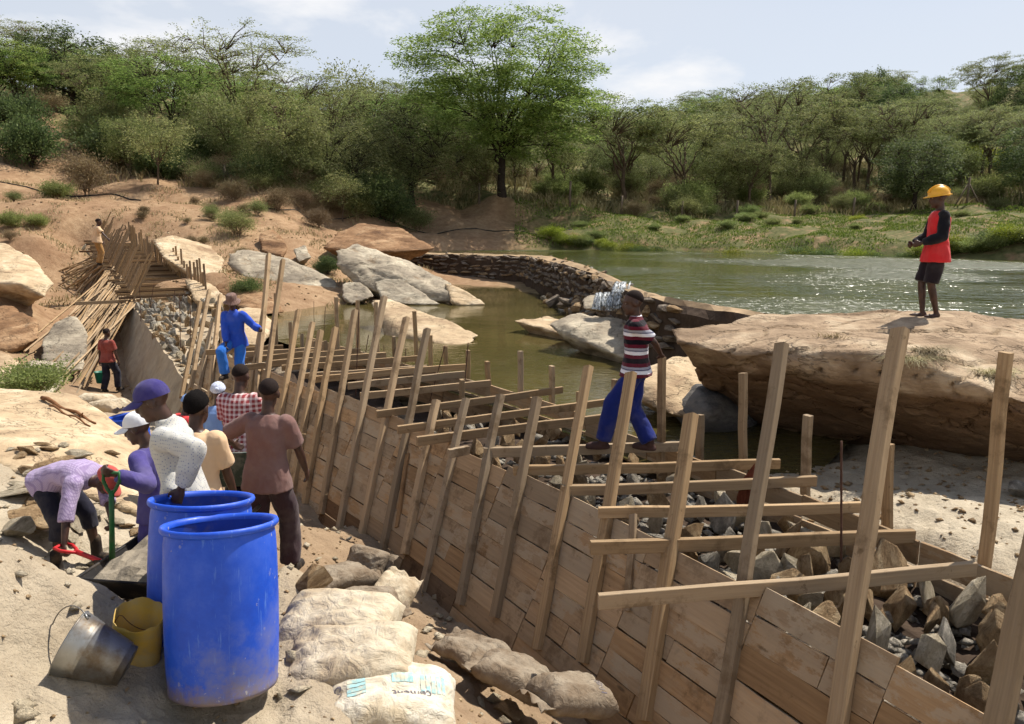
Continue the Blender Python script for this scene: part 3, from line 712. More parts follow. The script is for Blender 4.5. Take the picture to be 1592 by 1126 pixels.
for ro, (off, z) in enumerate(rows):
    i = 1.0
    while i < len(wp) - 8 and cnt < 300:
        L = r.uniform(.36, .85); j = int(i)
        p = wp[j].lerp(wp[j + 1], i - j); n = weir_n(j)
        t = Vector((n.y, -n.x))
        o = stone(Vector((p.x + n.x * off * weir_k(j), p.y + n.y * off * weir_k(j), z + r.uniform(-.05, .05))) - w0, 1, r.choice(['wall_stone', 'wall_stone', 'wall_stone', 'stone_tan']),
                  (r.uniform(-.2, .2), r.uniform(-.2, .2), math.atan2(t.y, t.x) + r.uniform(-.2, .2)), 'stone', weir, (L, r.uniform(.25, .4), r.uniform(.24, .36)))
        i += L / .25 * .92; cnt += 1
# crest stones and gravel lip
for _ in range(24):
    j = r.randrange(4, len(wp) - 3); p = wp[j]; n = weir_n(j); a = r.uniform(-.25, .9) * weir_k(j)
    tag(stone((p.x + n.x * a, p.y + n.y * a, 3.63), r.uniform(.10, .24), r.choice(['stone_tan', 'stone_grey', 'wall_stone'])), 'loose small stone lying on the crest of the weir', 'stone', 'stones on the weir crest')
# rubble heap at the foot of the weir
for _ in range(26):
    u = r.uniform(820, 1000); v = 455 + (u - 820) * .12 + r.uniform(-4, 24); z = r.uniform(2.3, 2.8)
    p = at_z(u, v, z)
    j = min(range(len(wp)), key=lambda q: (wp[q] - p.xy).length); n = weir_n(j); b = wp[j] + n * r.uniform(1.3, 2.5) * weir_k(j)
    tag(stone((b.x, b.y, r.uniform(2.2, 2.7)), r.uniform(.3, .7), r.choice(['wall_stone', 'stone_grey', 'stone_tan'])), 'fallen stone in the heap at the foot of the weir', 'stone', 'fallen stones below the weir')
# little waterfall through the gap
def falls():
    t = NT('falling_water'); P = t.coord('Object')
    s = t.noise(t.mapv(P, (12, 12, .7)), 2.2, 3, .6)
    t.col(t.mix(t.rng(s, .42, .6), lin(150, 154, 152), lin(214, 218, 218))).rough(.25).spec(.5)
    t.l.new(t.rng(s, .38, .56, .1, .8), t.b.inputs['Alpha'])
    V, Fc = [], []; rw = random.Random(9)
    for k in range(30):
        low = k > 7
        u0, v0, d0 = (rw.uniform(958, 980), 438, 17.6) if not low else (rw.uniform(918, 975), 455 + rw.uniform(-1, 2), 17.5)
        h_ = (16 if not low else rw.uniform(18, 26)); w = rw.uniform(.02, .055); n_ = 7; o_ = len(V)
        for i in range(n_ + 1):
            t_ = i / n_; c = at_d(u0 + rw.uniform(-.25, .25) - 4 * t_, v0 + h_ * t_ ** 1.1, d0 - .35 * math.sqrt(t_)); ww = w * (1 + .9 * t_)
            V += [(c.x - ww, c.y, c.z), (c.x, c.y - ww * .5, c.z + .01), (c.x + ww, c.y, c.z), (c.x, c.y + ww * .3, c.z - .01)]
        for i in range(n_):
            for j in range(4): Fc.append((o_ + i * 4 + j, o_ + i * 4 + (j + 1) % 4, o_ + (i + 1) * 4 + (j + 1) % 4, o_ + (i + 1) * 4 + j))
    o = obj('waterfall', new_mesh('waterfall', V, Fc, True), t.m)
    tag(o, kind='structure')
falls()
# ------------------------------------------------------------------ the dam: surveyed downstream face, everything on it is placed from (s, h)
Z_TOP, BAT = 2.5, .5
_tp = [at_z(u, v, Z_TOP).xy for u, v in ((1530, 1110), (1300, 985), (1165, 925), (1015, 832), (900, 776), (800, 722), (700, 690), (600, 648), (500, 605), (430, 580))]
_k = np.polyfit([p.y for p in _tp], [p.x for p in _tp], 2)
DAM = [Vector((float(np.polyval(_k, y)), y)) for y in np.linspace(1.6, 12.5, 23)]
DAM += [Vector(p) for p in ((-5.6, 14.9), (-7.3, 17.2), (-9.1, 20.), (-10.9, 22.6), (-12.9, 25.5), (-14.9, 28.4), (-16.9, 31.2), (-18.8, 34.0), (-20.5, 36.5))]
for _ in range(2): DAM = [DAM[0]] + [(DAM[i - 1] + DAM[i] * 2 + DAM[i + 1]) / 4 for i in range(1, len(DAM) - 1)] + [DAM[-1]]
_cum = [0.0]
for i in range(1, len(DAM)): _cum.append(_cum[-1] + (DAM[i] - DAM[i - 1]).length)
S_END = _cum[-1]
def dam_xy(s):
    s = max(0., min(S_END - 1e-4, s)); i = 0
    while _cum[i + 1] < s: i += 1
    return DAM[i].lerp(DAM[i + 1], (s - _cum[i]) / (_cum[i + 1] - _cum[i]))
def dam_n(s):
    t = (dam_xy(s + .3) - dam_xy(s - .3)).normalized(); return Vector((t.y, -t.x))     # points upstream
def face(s, h, out=0.0):
    p, n = dam_xy(s), dam_n(s); k = BAT * h - out
    return Vector((p.x + n.x * k, p.y + n.y * k, Z_TOP + h))
def project(p):
    z = p.z - CAM_Z; d = p.y * CP - z * SP
    return 796 + F_PX * p.x / d, 563 - F_PX * (p.y * SP + z * CP) / d
def on_face(u, v, out=0.0, s0=None):
    """where the line of sight meets the (extended) downstream face"""
    best = None
    for s in np.linspace(0, S_END, 80):
        q = project(face(s, 0, out)); e = abs(q[0] - u) + .3 * abs(q[1] - v)
        if best is None or e < best[0]: best = (e, s)
    s, h = best[1], 0.0
    for _ in range(25):
        a = project(face(s, h, out)); b = project(face(s + .01, h, out)); c = project(face(s, h + .01, out))
        J = np.array([[(b[0] - a[0]) / .01, (c[0] - a[0]) / .01], [(b[1] - a[1]) / .01, (c[1] - a[1]) / .01]])
        try: ds = np.linalg.solve(J, [u - a[0], v - a[1]])
        except Exception: break
        s += float(np.clip(ds[0], -1, 1)); h += float(np.clip(ds[1], -.6, .6)); h = max(-3.5, min(4., h)); s = max(0, min(S_END, s))
    return s, h
def width(s): return 1.7 + .5 * min(1., max(0., (s - 3) / 7))
def back(s, z, out=0.0):
    p, n = dam_xy(s), dam_n(s); k = width(s) + out
    return Vector((p.x + n.x * k, p.y + n.y * k, z))
FACE_UP = lambda s: (face(s, 1) - face(s, 0)).normalized()

def timber(name, a, b, w, h, mat, parent, up=(0, 0, 1), seed=None, seg=4, wob=.004, org=None):
    V, Fc = beam_mesh((Vector(b) - Vector(a)).length, w, h, seg, wob, min(w, h) * .08, seed if seed is not None else random.randrange(10 ** 6))
    o = obj(name, new_mesh(name, V, Fc), mat)
    place_between(o, a, b, up)
    if parent is not None:
        o.parent = parent; o.matrix_parent_inverse = parent.matrix_world.inverted() if False else Matrix.Translation(-Vector(parent.location))
    return o
r = random.Random(11)
s_near0, s_form1 = 0.2, on_face(300, 590)[0]
fw = empty('timber_formwork', (face(4, -1.4).x, face(4, -1.4).y, 1.1))
tag(fw, 'near timber formwork with plank face, leaning posts and cross beams', 'formwork')
# ---- planks of the downstream face, course by course
bounds = [0.2, 1.55, 2.75, 3.75, 4.9, 6.0, 7.1, 8.3, 9.4, 10.6, 11.9, 13.2, 14.5, s_form1]
bounds = [b for b in bounds if b <= s_form1]
sec_top = [r.uniform(-.05, .06) for _ in bounds]
for j in range(len(bounds) - 1):
    a, b = bounds[j], bounds[j + 1]; top = sec_top[j]; row = 0; h = top
    bot = -1.55 + r.uniform(-.06, .12)
    while h > bot:
        hh = r.choice([.17, .19, .2, .21, .23]); sl = math.sqrt(1 + BAT * BAT)
        hm = h - hh / sl / 2
        cuts = [a, b] if r.random() < .72 else [a, a + (b - a) * r.uniform(.35, .65), b]
        for k in range(len(cuts) - 1):
            out = r.uniform(-.006, .008)
            p, q = face(cuts[k] + .004, hm, out), face(cuts[k + 1] - .004, hm + r.uniform(-.006, .006), out)
            d_ = (q - p).normalized()
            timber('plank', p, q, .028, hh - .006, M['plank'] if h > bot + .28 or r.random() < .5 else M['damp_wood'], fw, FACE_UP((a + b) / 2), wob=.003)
        h -= hh / sl
# the lowest, set-back skirt of damp boards seen in the gaps
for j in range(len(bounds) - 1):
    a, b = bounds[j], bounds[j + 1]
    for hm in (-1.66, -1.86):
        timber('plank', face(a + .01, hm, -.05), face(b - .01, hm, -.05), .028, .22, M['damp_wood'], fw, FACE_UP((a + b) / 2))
# ---- upstream boards
for j in range(len(bounds) - 1):
    a, b = bounds[j], bounds[j + 1]
    for z, hh in ((2.40 + r.uniform(-.03, .03), .2), (2.19, .2), (1.98, .2)):
        timber('plank', back(a + .01, z), back(b - .01, z), .028, hh, M['plank'], fw)
# ---- leaning posts on the downstream face: foot and head as seen
posts = [((1540, 1180), (1620, 800), 'log'), ((1296, 1180), (1398, 512), 0), ((1112, 1170), (1216, 535), 0), ((1000, 1120), (1076, 645), 0), ((905, 1030), (982, 580), 0), ((835, 1010), (916, 570), 0),
    ((770, 960), (836, 618), 0), ((715, 940), (778, 614), 0), ((652, 937), (725, 620), 0), ((630, 862), (678, 622), 0), ((588, 892), (664, 512), 0), ((557, 853), (632, 494), 0), ((527, 824), (597, 462), 0),
    ((499, 800), (552, 483), 0), ((474, 785), (521, 510), 0), ((455, 765), (499, 515), 0), ((440, 745), (486, 502), 0), ((424, 725), (464, 483), 0), ((402, 690), (440, 405), 0), ((392, 690), (418, 396), 0), ((378, 680), (412, 474), 0),
    ((362, 655), (377, 500), 0), ((340, 640), (347, 512), 0), ((325, 620), (342, 460), 0), ((308, 612), (330, 502), 0), ((296, 605), (325, 452), 0), ((282, 618), (312, 470), 0)]
for (b_, t_, kind) in posts:
    sb, hb = on_face(*b_, out=.05); st, ht = on_face(*t_, out=.05)
    hb = max(hb, -1.75); w = .105 if kind != 'log' else .12
    a, b = face(sb, hb, .052), face(st, ht, .052)
    n = dam_n(sb)
    timber('post', a, b, w * r.uniform(.85, 1.05), .07 * r.uniform(.9, 1.1), M['wood'], fw, (-n.x, -n.y, .4), wob=.006, seg=6)
# short cleats nailed between the posts
for (b_, t_) in (((975, 950), (985, 800)), ((617, 820), (634, 705))):
    sb, hb = on_face(*b_, out=.03); st, ht = on_face(*t_, out=.03); n = dam_n(sb)
    timber('cleat', face(sb, hb, .03), face(st, ht, .03), .07, .03, M['plank'], fw, (-n.x, -n.y, .4))
# ---- cross beams over the top
beams = [((930, 935), (1516, 884)), ((918, 851), (1420, 833)), ((930, 796), (1338, 789)), ((873, 763), (1268, 748)), ((798, 731), (1212, 721)), ((752, 704), (1078, 694)), ((697, 705), (728, 700)), ((648, 686), (936, 651)),
    ((618, 669), (949, 625)), ((585, 644), (874, 606)), ((560, 616), (762, 596)), ((541, 600), (722, 582)), ((483, 591), (724, 570)), ((465, 585), (664, 572)), ((438, 572), (651, 557)), ((420, 565), (600, 552)), ((395, 558), (560, 546)), ((380, 572), (482, 561)), ((372, 562), (488, 548)), ((362, 553), (490, 544)), ((320, 548), (440, 540))]
for a_, b_ in beams:
    zz = 2.56 + r.uniform(-.015, .02)
    a, b = at_z(*a_, zz), at_z(*b_, zz)
    timber('cross_beam', a, b, .05 * r.uniform(.9, 1.15), .10 * r.uniform(.92, 1.12), M['wood'], fw, seg=6, wob=.005)
# ---- upright posts along the upstream side
bposts = [((1528, 905), (1563, 548)), ((1384, 820), (1382, 690)), ((1256, 778), (1256, 646)), ((1157, 735), (1156, 580)), ((1089, 720), (1089, 645)), ((1029, 705), (1029, 556)), ((955, 655), (956, 590)), ((901, 648), (901, 609)), ((858, 632), (858, 569)),
    ((811, 628), (809, 546)), ((764, 606), (757, 562)), ((727, 585), (728, 545)), ((696, 580), (692, 538)), ((670, 570), (669, 521)), ((650, 562), (644, 484)), ((613, 557), (612, 523)), ((588, 560), (584, 470)), ((556, 556), (556, 467)), ((526, 560), (522, 462)),
    ((506, 562), (506, 530)), ((488, 556), (488, 530)), ((469, 547), (469, 519)), ((451, 543), (451, 501)), ((428, 540), (428, 456)), ((716, 630), (718, 590))]
for b_, t_ in bposts:
    a = at_z(*b_, 2.5 if b_[0] == 1029 else 2.32); t = at_d(t_[0], t_[1], a.y + .02)
    timber('post', a - Vector((0, 0, .4)), t, .085, .06, M['wood'], fw, dam_n(4).to_3d(), seg=5, wob=.006)
# ---- reinforcing bars
M['rust'] = mat_plain('rust', lin(84, 58, 46), .8, .3, .3, 20, .002)
for i, (t_, b_) in enumerate((((1308, 686), (1308, 940)), ((728, 533), (718, 650)), ((692, 537), (668, 624)), ((631, 541), (629, 592)), ((597, 537), (597, 568)), ((573, 521), (563, 580)), ((558, 483), (553, 616)), ((506, 477), (503, 530)), ((488, 468), (488, 505)),
        ((217, 445), (219, 500)), ((239, 443), (231, 495)), ((272, 450), (268, 505)), ((279, 456), (281, 545)), ((296, 471), (296, 545)), ((286, 450), (287, 485)), ((342, 455), (341, 500)), ((1375, 790), (1378, 870)), ((640, 600), (640, 650)))):
    a = at_z(*b_, 2.0 if i not in (9, 10, 11, 14) else 2.3); b = at_d(t_[0], t_[1], a.y + .03)
    L = (b - a).length; V, Fc = [], []
    pts = [a + (b - a) * (k / 24) for k in range(25)]
    o = tube('steel_bar', [p - a for p in pts], [.0095 if k % 2 else .008 for k in range(25)], M['rust'], n=6); o.location = a
    lab = 'single rusty reinforcing bar standing beside the nearest tall leaning post' if i == 0 else ('rusty reinforcing bar standing among the cross beams' if i < 9 or i > 15 else 'rusty reinforcing bar standing among stones on the finished wall')
    tag(o, lab, 'steel bar', None if i == 0 else ('bars among the beams' if i < 9 or i > 15 else 'bars on the finished wall'))
# ------------------------------------------------------------------ finished masonry
M['render_wall'] = mat_plain('render_wall', lin(168, 152, 128), .95, .1, .16, 3., .03, dirt=lin(132, 116, 96), dirt_amt=.6)
s_a, s_b = on_face(288, 577)[0], on_face(201, 479)[0]
s_far0 = s_b - .6
wall = empty('masonry_wall', (face(s_a, -1.4).x, face(s_a, -1.4).y, .8))
tag(wall, 'finished plastered masonry stretch of the dam with stones on top', 'wall')
def wall_block(name, s0, s1, top, zb, mat, ds=.16, inner=.0):
    V, Fc = [], []; n = int((s1 - s0) / ds) + 1; hs = 14
    w0 = Vector(wall.location)
    for i in range(n + 1):
        s = s0 + (s1 - s0) * i / n; tz = top(s)
        col = [face(s, (zb - Z_TOP) + (tz - zb) * k / hs) for k in range(hs + 1)]
        inn = face(s, tz - Z_TOP); nn = dam_n(s)
        col += [Vector((inn.x + nn.x * .25, inn.y + nn.y * .25, tz - .02)), Vector((inn.x + nn.x * .8, inn.y + nn.y * .8, tz - .12)), Vector((back(s, 0).x, back(s, 0).y, tz - .05)), Vector((back(s, 0).x, back(s, 0).y, zb))]
        for p in col:
            w = float(fbm([(p.x * 1.6, p.y * 1.6, p.z * 1.6)], 3)[0])
            V.append((p.x - dam_n(s).x * w * .03 - w0.x, p.y - dam_n(s).y * w * .03 - w0.y, p.z + w * .02 - w0.z))
    m = hs + 5
    for i in range(n):
        for k in range(m - 1): Fc.append((i * m + k, (i + 1) * m + k, (i + 1) * m + k + 1, i * m + k + 1))
    Fc.append(tuple(range(m))); Fc.append(tuple(range((n + 1) * m - 1, n * m - 1, -1)))
    return obj(name, new_mesh(name, V, Fc, False), mat, wall)
def top_of(s):
    if s >= s_b: return 2.58 + (s - s_b) * .105
    t = (s - s_a) / (s_b - s_a)
    jag = .09 * math.floor(6 * t + .3 * math.sin(9 * t)) / 6 + .05 * float(perlin([(s * 2.1, 0, 0)])[0])
    return max(1.5, 1.72 + .78 * max(0, t) ** .85 + jag)
wall_block('plastered_face', s_form1 - 1.2, S_END - .2, top_of, .4, M['render_wall'])
# coping stones along the broken edge
for k in range(34):
    s = s_a + (s_b - s_a) * k / 33 + r.uniform(-.05, .05); z = top_of(s)
    p = face(s, z - Z_TOP, -.12)
    stone(p - Vector(wall.location), r.uniform(.22, .36), r.choice(['stone_pale', 'stone_tan']), (r.uniform(-.2, .2), r.uniform(-.2, .2), r.uniform(0, 6)), 'edge_stone', wall, (1, .8, .6))
# upright stones set in the crest
def up_stone(p, size, lab, grp, mats=('stone_grey', 'stone_tan', 'stone_tan', 'stone_pale')):
    o = stone(p, size, r.choice(mats), (math.pi / 2 + r.uniform(-.45, .45), r.uniform(-.5, .5), r.uniform(0, 6.28)), 'stone', None, (r.uniform(.45, 1.), r.uniform(.8, 1.5), r.uniform(.5, 1.1)))
    return tag(o, lab, 'stone', grp)
for k in range(250):
    t = r.random(); s = s_a - .3 + (s_b - s_a + .5) * t
    e = r.uniform(.06, width(s) - .05) if k < 160 else r.uniform(.04, .45); z = top_of(s) + .04 + .10 * e
    p = face(s, z - Z_TOP, -e) - Vector(wall.location); p.z = z - wall.location.z
    o = stone(p, r.uniform(.22, .42), r.choice(('stone_grey', 'stone_grey', 'stone_tan', 'stone_pale')), (math.pi / 2 + r.uniform(-.45, .45), r.uniform(-.5, .5), r.uniform(0, 6.28)), 'crest_stone', wall, (r.uniform(.6, .9), r.uniform(.9, 1.35), r.uniform(.6, 1.)))
# rubble bed between the boards and the big stones lying on it
V, Fc = [], []
n = 60; mcol = 14
for i in range(n + 1):
    s = .0 + (s_form1 + .5) * i / n
    for k in range(mcol + 1):
        e = .02 + (width(s) - .04) * k / mcol; h = -.38 + .1 * float(fbm([(s * 2, e * 2, 0)], 3)[0]) - max(0, min(.4, (s - 8.5) * .12))
        p = face(s, 0, -e); p.z = Z_TOP + h
        V.append(tuple(p))
for i in range(n):
    for k in range(mcol): a = i * (mcol + 1) + k; Fc.append((a, a + 1, a + mcol + 2, a + mcol + 1))
tag(obj('rubble_bed', new_mesh('rubble_bed', V, Fc), M['wall_core']), kind='structure')
def bay(s):
    for lim, w in ((1.6, 'at the rough log post'), (2.8, 'beside the tallest leaning post'), (4.2, 'around the single reinforcing bar'), (5.8, 'below the man in stripes'), (8., 'in the middle bays of the formwork')):
        if s < lim: return 'broken stone packed between the boards ' + w, 'packed stones ' + w
    return 'broken stone packed between the boards near the man in blue', 'packed stones near the man in blue'
grid = []
ss = .25
while ss < 11.5:
    stp = .27 if ss < 4.6 else .40
    ne = max(4, int((width(ss) - .2) / stp)); grid += [(ss + r.uniform(-.08, .08), .14 + (width(ss) - .28) * (k + .5 + r.uniform(-.35, .35)) / ne) for k in range(ne)]
    ss += stp
for (s, e) in grid:
    big = s < 4.6; p = face(s, 0, -e); z = Z_TOP - (.20 if big else .22) + r.uniform(-.08, .07) - max(0, min(.4, (s - 8.5) * .12))
    up_stone((p.x, p.y, z), r.uniform(.28, .48) if big else r.uniform(.28, .42), *bay(s))
red = stone(at_z(1160, 770, 2.42), .62, 'rock_brown', (math.pi / 2, .12, .3), 'stone', None, (.34, 1.15, .3), k=3)
M['red_stone'] = mat_rock('red_stone', lin(92, 48, 34), lin(128, 70, 50), lin(150, 100, 78), scale=3.)
red.data = red.data.copy(); red.data.materials[0] = M['red_stone']
tag(red, 'tall reddish brown stone wedged upright against a back post', 'stone')
# ------------------------------------------------------------------ far formwork with its forest of props
ff = empty('far_formwork', (face(s_b + 3, -1).x, face(s_b + 3, -1).y, 1.4))
tag(ff, 'far timber formwork climbing the slope, propped by many leaning poles', 'formwork')
def ztop_far(s): return 2.75 + (s - s_far0) / (S_END - s_far0) * 1.55
nfar = 40
for k in range(nfar):
    s = s_far0 + .1 + (S_END - s_far0 - .6) * (k / (nfar - 1)) ** 1.1
    zt = ztop_far(s); h = zt - Z_TOP; n = dam_n(s)
    a = face(s, h - 1.0, .06); b = face(s + r.uniform(-.05, .05), h + r.uniform(.7, 1.5), .06)
    timber('post', a, b, .055, .045, M['pole'], ff, (-n.x, -n.y, .4), seg=2)
    c = back(s, zt - .5); d = back(s, zt + r.uniform(.6, 1.15)); d.x += r.uniform(-.03, .03)
    timber('post', c, d, .07, .055, M['pole'], ff, (n.x, n.y, 0), seg=2)
    if k % 4 != 3 or True:
        l = face(s + .15, h + .05, r.choice([.25, .35, .5, .9 if k % 6 == 0 else .4])); q = back(s + .12, zt + .05, .15)
        timber('cross_beam', l, q, .035, .075, M['pole'] if k % 3 else M['damp_wood'], ff, seg=2)
for j in range(9):
    a = s_far0 + (S_END - s_far0 - .5) * j / 9; b = s_far0 + (S_END - s_far0 - .5) * (j + 1) / 9
    for k in range(4):
        h0 = ztop_far(a) - Z_TOP - .1 - k * .2; h1 = ztop_far(b) - Z_TOP - .1 - k * .2
        timber('plank', face(a, h0, .02), face(b - .02, h1, .02), .028, .2, M['plank'], ff, FACE_UP(a), seg=2)
    timber('plank', back(a, ztop_far(a) - .08, .03), back(b - .02, ztop_far(b) - .08, .03), .028, .2, M['plank'], ff, seg=2)
timber('long_board', face(s_far0 + .35, .2, 1.6), back(s_far0 + .5, 2.72, .35), .05, .1, M['wood'], ff, seg=4)
# props: from the top edge down to the rocks and the path
for k in range(78):
    t = k / 77; s = s_far0 - .2 + (S_END - s_far0 - 3.5) * t ** 1.1 + r.uniform(-.1, .1)
    zt = ztop_far(s); a = face(s, zt - Z_TOP - r.uniform(-.05, .25), .1); n = dam_n(s); pu, pv = project(a)
    if k < 54: g = ground_px(pu - r.uniform(40, 115) - (50 if k % 5 == 0 else 0), 608 - t * 70 + r.uniform(-16, 10))
    else: g = ground_px(pu - r.uniform(25, 70), pv + r.uniform(22, 60))
    g.z -= .05
    if (a - g).length > 8.5: g = a + (g - a).normalized() * 8.5
    top = a + (a - g).normalized() * r.uniform(.05, .5)
    timber('prop', g, top, .05, .04, M['pole'] if k % 3 else M['wood'], ff, (-n.x, -n.y, .6), seg=3, wob=.012)
for k in range(22):
    s = s_far0 + .3 + (S_END - s_far0 - 1.5) * r.random(); e = r.uniform(.2, width(s) - .2)
    p = face(s, 0, -e); up_stone((p.x, p.y, ztop_far(s) - .12), r.uniform(.2, .36), 'pale stone lying under the beams of the far formwork', 'stones in the far formwork', ('stone_pale', 'stone_tan', 'stone_grey'))
# ------------------------------------------------------------------ plants
M['bark'] = mat_plain('bark', lin(92, 78, 64), .95, .1, .3, 6, .02)
M['bark_dark'] = mat_plain('bark_dark', lin(58, 50, 44), .95, .1, .3, 6, .02)
M['twig'] = mat_plain('twig', lin(118, 100, 80), .95, .1, .3, 6)
M['leaf_acacia'] = mat_leaf('leaf_acacia', lin(78, 102, 46), lin(114, 138, 66), lin(156, 174, 96), .5)
M['leaf_olive'] = mat_leaf('leaf_olive', lin(84, 94, 52), lin(116, 126, 74), lin(156, 160, 106), .48)
M['leaf_dark'] = mat_leaf('leaf_dark', lin(58, 74, 42), lin(84, 102, 58), lin(120, 136, 82), .45)
M['leaf_bright'] = mat_leaf('leaf_bright', lin(90, 104, 28), lin(128, 140, 40), lin(168, 172, 66))
M['leaf_dry'] = mat_leaf('leaf_dry', lin(98, 84, 58), lin(128, 112, 80), lin(156, 140, 104), .2)
M['leaf_shrub'] = mat_leaf('leaf_shrub', lin(92, 106, 56), lin(126, 140, 78), lin(162, 170, 108), .5)
M['dry_grass'] = mat_leaf('dry_grass', lin(122, 110, 74), lin(150, 138, 98), lin(178, 164, 124), .25)
M['green_grass'] = mat_leaf('green_grass', lin(70, 92, 30), lin(104, 122, 48), lin(146, 154, 78), .3)

def leaf_mesh(name, C, D, size, aspect=2.2, rng=RNG, up=.5):
    """one small quad per leaf: centres C, growth directions D"""
    n = len(C); D = D / (np.linalg.norm(D, axis=1)[:, None] + 1e-9)
    rv = rng.normal(size=(n, 3)); rv[:, 2] += up * 2
    W = np.cross(D, rv); W /= (np.linalg.norm(W, axis=1)[:, None] + 1e-9)
    s = (size * rng.uniform(.6, 1.35, n))[:, None]
    a = C - D * s * .5; b = C + D * s * .5; m = C + D * s * .05
    V = np.stack([a, m + W * s / aspect * .5, b, m - W * s / aspect * .5], 1).reshape(-1, 3)
    return fast_mesh(name, V, np.arange(n * 4).reshape(-1, 4))
def grow(rng, height, spread, levels, trunk_r, first=.3, lean=(0, 0), flat=.6, nkids=(4, 6), droop=0.0, up=.5, stems=1):
    """a branching skeleton inside a crown envelope; returns tube list and twig ends with directions"""
    tubes, ends = [], []
    def limb(p, d, L, r0, lev):
        pts, rad = [p], [r0]; q, dd = p.copy(), d.copy(); nseg = 4 if lev < 2 else 3
        for i in range(nseg):
            dd = dd + Vector(rng.normal(size=3)) * (.16 + .05 * lev); dd.z += (up * .10 if lev < 2 else -droop * .25); dd.normalize()
            q = q + dd * (L / nseg); pts.append(q.copy()); rad.append(max(.006, r0 * (1 - .62 * (i + 1) / nseg)))
        tubes.append((pts, rad, 6 if lev < 2 else 4))
        if lev >= levels:
            ends.append((pts[-1], dd.copy(), L)); ends.append((pts[-2], dd.copy(), L)); return
        nk = int(rng.integers(nkids[0], nkids[1] + 1))
        for k in range(nk):
            t = .35 + .65 * (k + rng.random()) / nk; i = min(nseg - 1, int(t * nseg)); f = t * nseg - i
            o = pts[i].lerp(pts[i + 1], f); ang = rng.random() * 6.283
            side = Vector((math.cos(ang), math.sin(ang), 0))
            nd = (dd * (.45 + .2 * rng.random()) + side * (.85 + .3 * rng.random()) + Vector((0, 0, up * (.45 - .3 * lev / levels)))).normalized()
            nd.z *= (1 - flat * .5 * lev / levels); nd.normalize()
            limb(o, nd, L * rng.uniform(.5, .78), max(.008, rad[i] * .62), lev + 1)
    for sidx in range(stems):
        ang = rng.random() * 6.283; ll = .0 if stems == 1 else .35
        base = Vector((math.cos(ang) * .12 * (stems > 1), math.sin(ang) * .12 * (stems > 1), -.25))
        d = Vector((lean[0] + math.cos(ang) * ll, lean[1] + math.sin(ang) * ll, 1)).normalized()
        Lt = height * first
        pts = [base]; q = base.copy()
        for i in range(4):
            q = q + (d + Vector(rng.normal(size=3)) * .07).normalized() * (Lt + .25) / 4; pts.append(q.copy())
        tubes.append((pts, [trunk_r * (1.25 if i == 0 else 1 - .08 * i) for i in range(5)], 8))
        nk = int(rng.integers(nkids[0], nkids[1] + 2))
        for k in range(nk):
            a = 6.283 * (k + rng.random() * .6) / nk; tilt = rng.uniform(.25, 1.15)
            nd = Vector((math.cos(a) * tilt * spread, math.sin(a) * tilt * spread, 1)).normalized()
            limb(q - d * rng.random() * Lt * .35, nd, height * (1 - first) * rng.uniform(.5, .66), trunk_r * .6, 1)
    return tubes, ends
def tubes_mesh(name, tubes):
    V, Fc = [], []
    for pts, rad, n in tubes:
        v, f = tube_arrays(pts, rad, n, False); o = len(V); V += v; Fc += [tuple(i + o for i in q) for q in f]
    return new_mesh(name, V, Fc, True)
def crown(ends, rng, per, spread, size, flatz=.5, along=.7, upb=.5, aspect=2.2, name='crown'):
    C, D = [], []
    for (p, d, L) in ends:
        n = max(3, int(per * rng.uniform(.6, 1.4))); t = rng.uniform(-.6, .7, n)[:, None]
        off = rng.normal(size=(n, 3)) * np.array((1, 1, flatz)) * spread * rng.uniform(.7, 1.3)
        c = np.array(p) + np.array(d) * t * L * along + off
        C.append(c); D.append(np.array(d)[None] * .7 + off / (spread + 1e-6) * .5 + rng.normal(size=(n, 3)) * .35)
    return leaf_mesh(name, np.concatenate(C), np.concatenate(D), size, aspect, rng, upb)
def plant(name, seed, wood, leaf, crown_kw, trunk_name='trunk', **kw):
    rng = np.random.default_rng(seed); tubes, ends = grow(rng, **kw)
    root = empty(name)
    obj(trunk_name, tubes_mesh(trunk_name, tubes), M[wood], root)
    obj('crown', crown(ends, rng, **crown_kw), M[leaf], root)
    return root

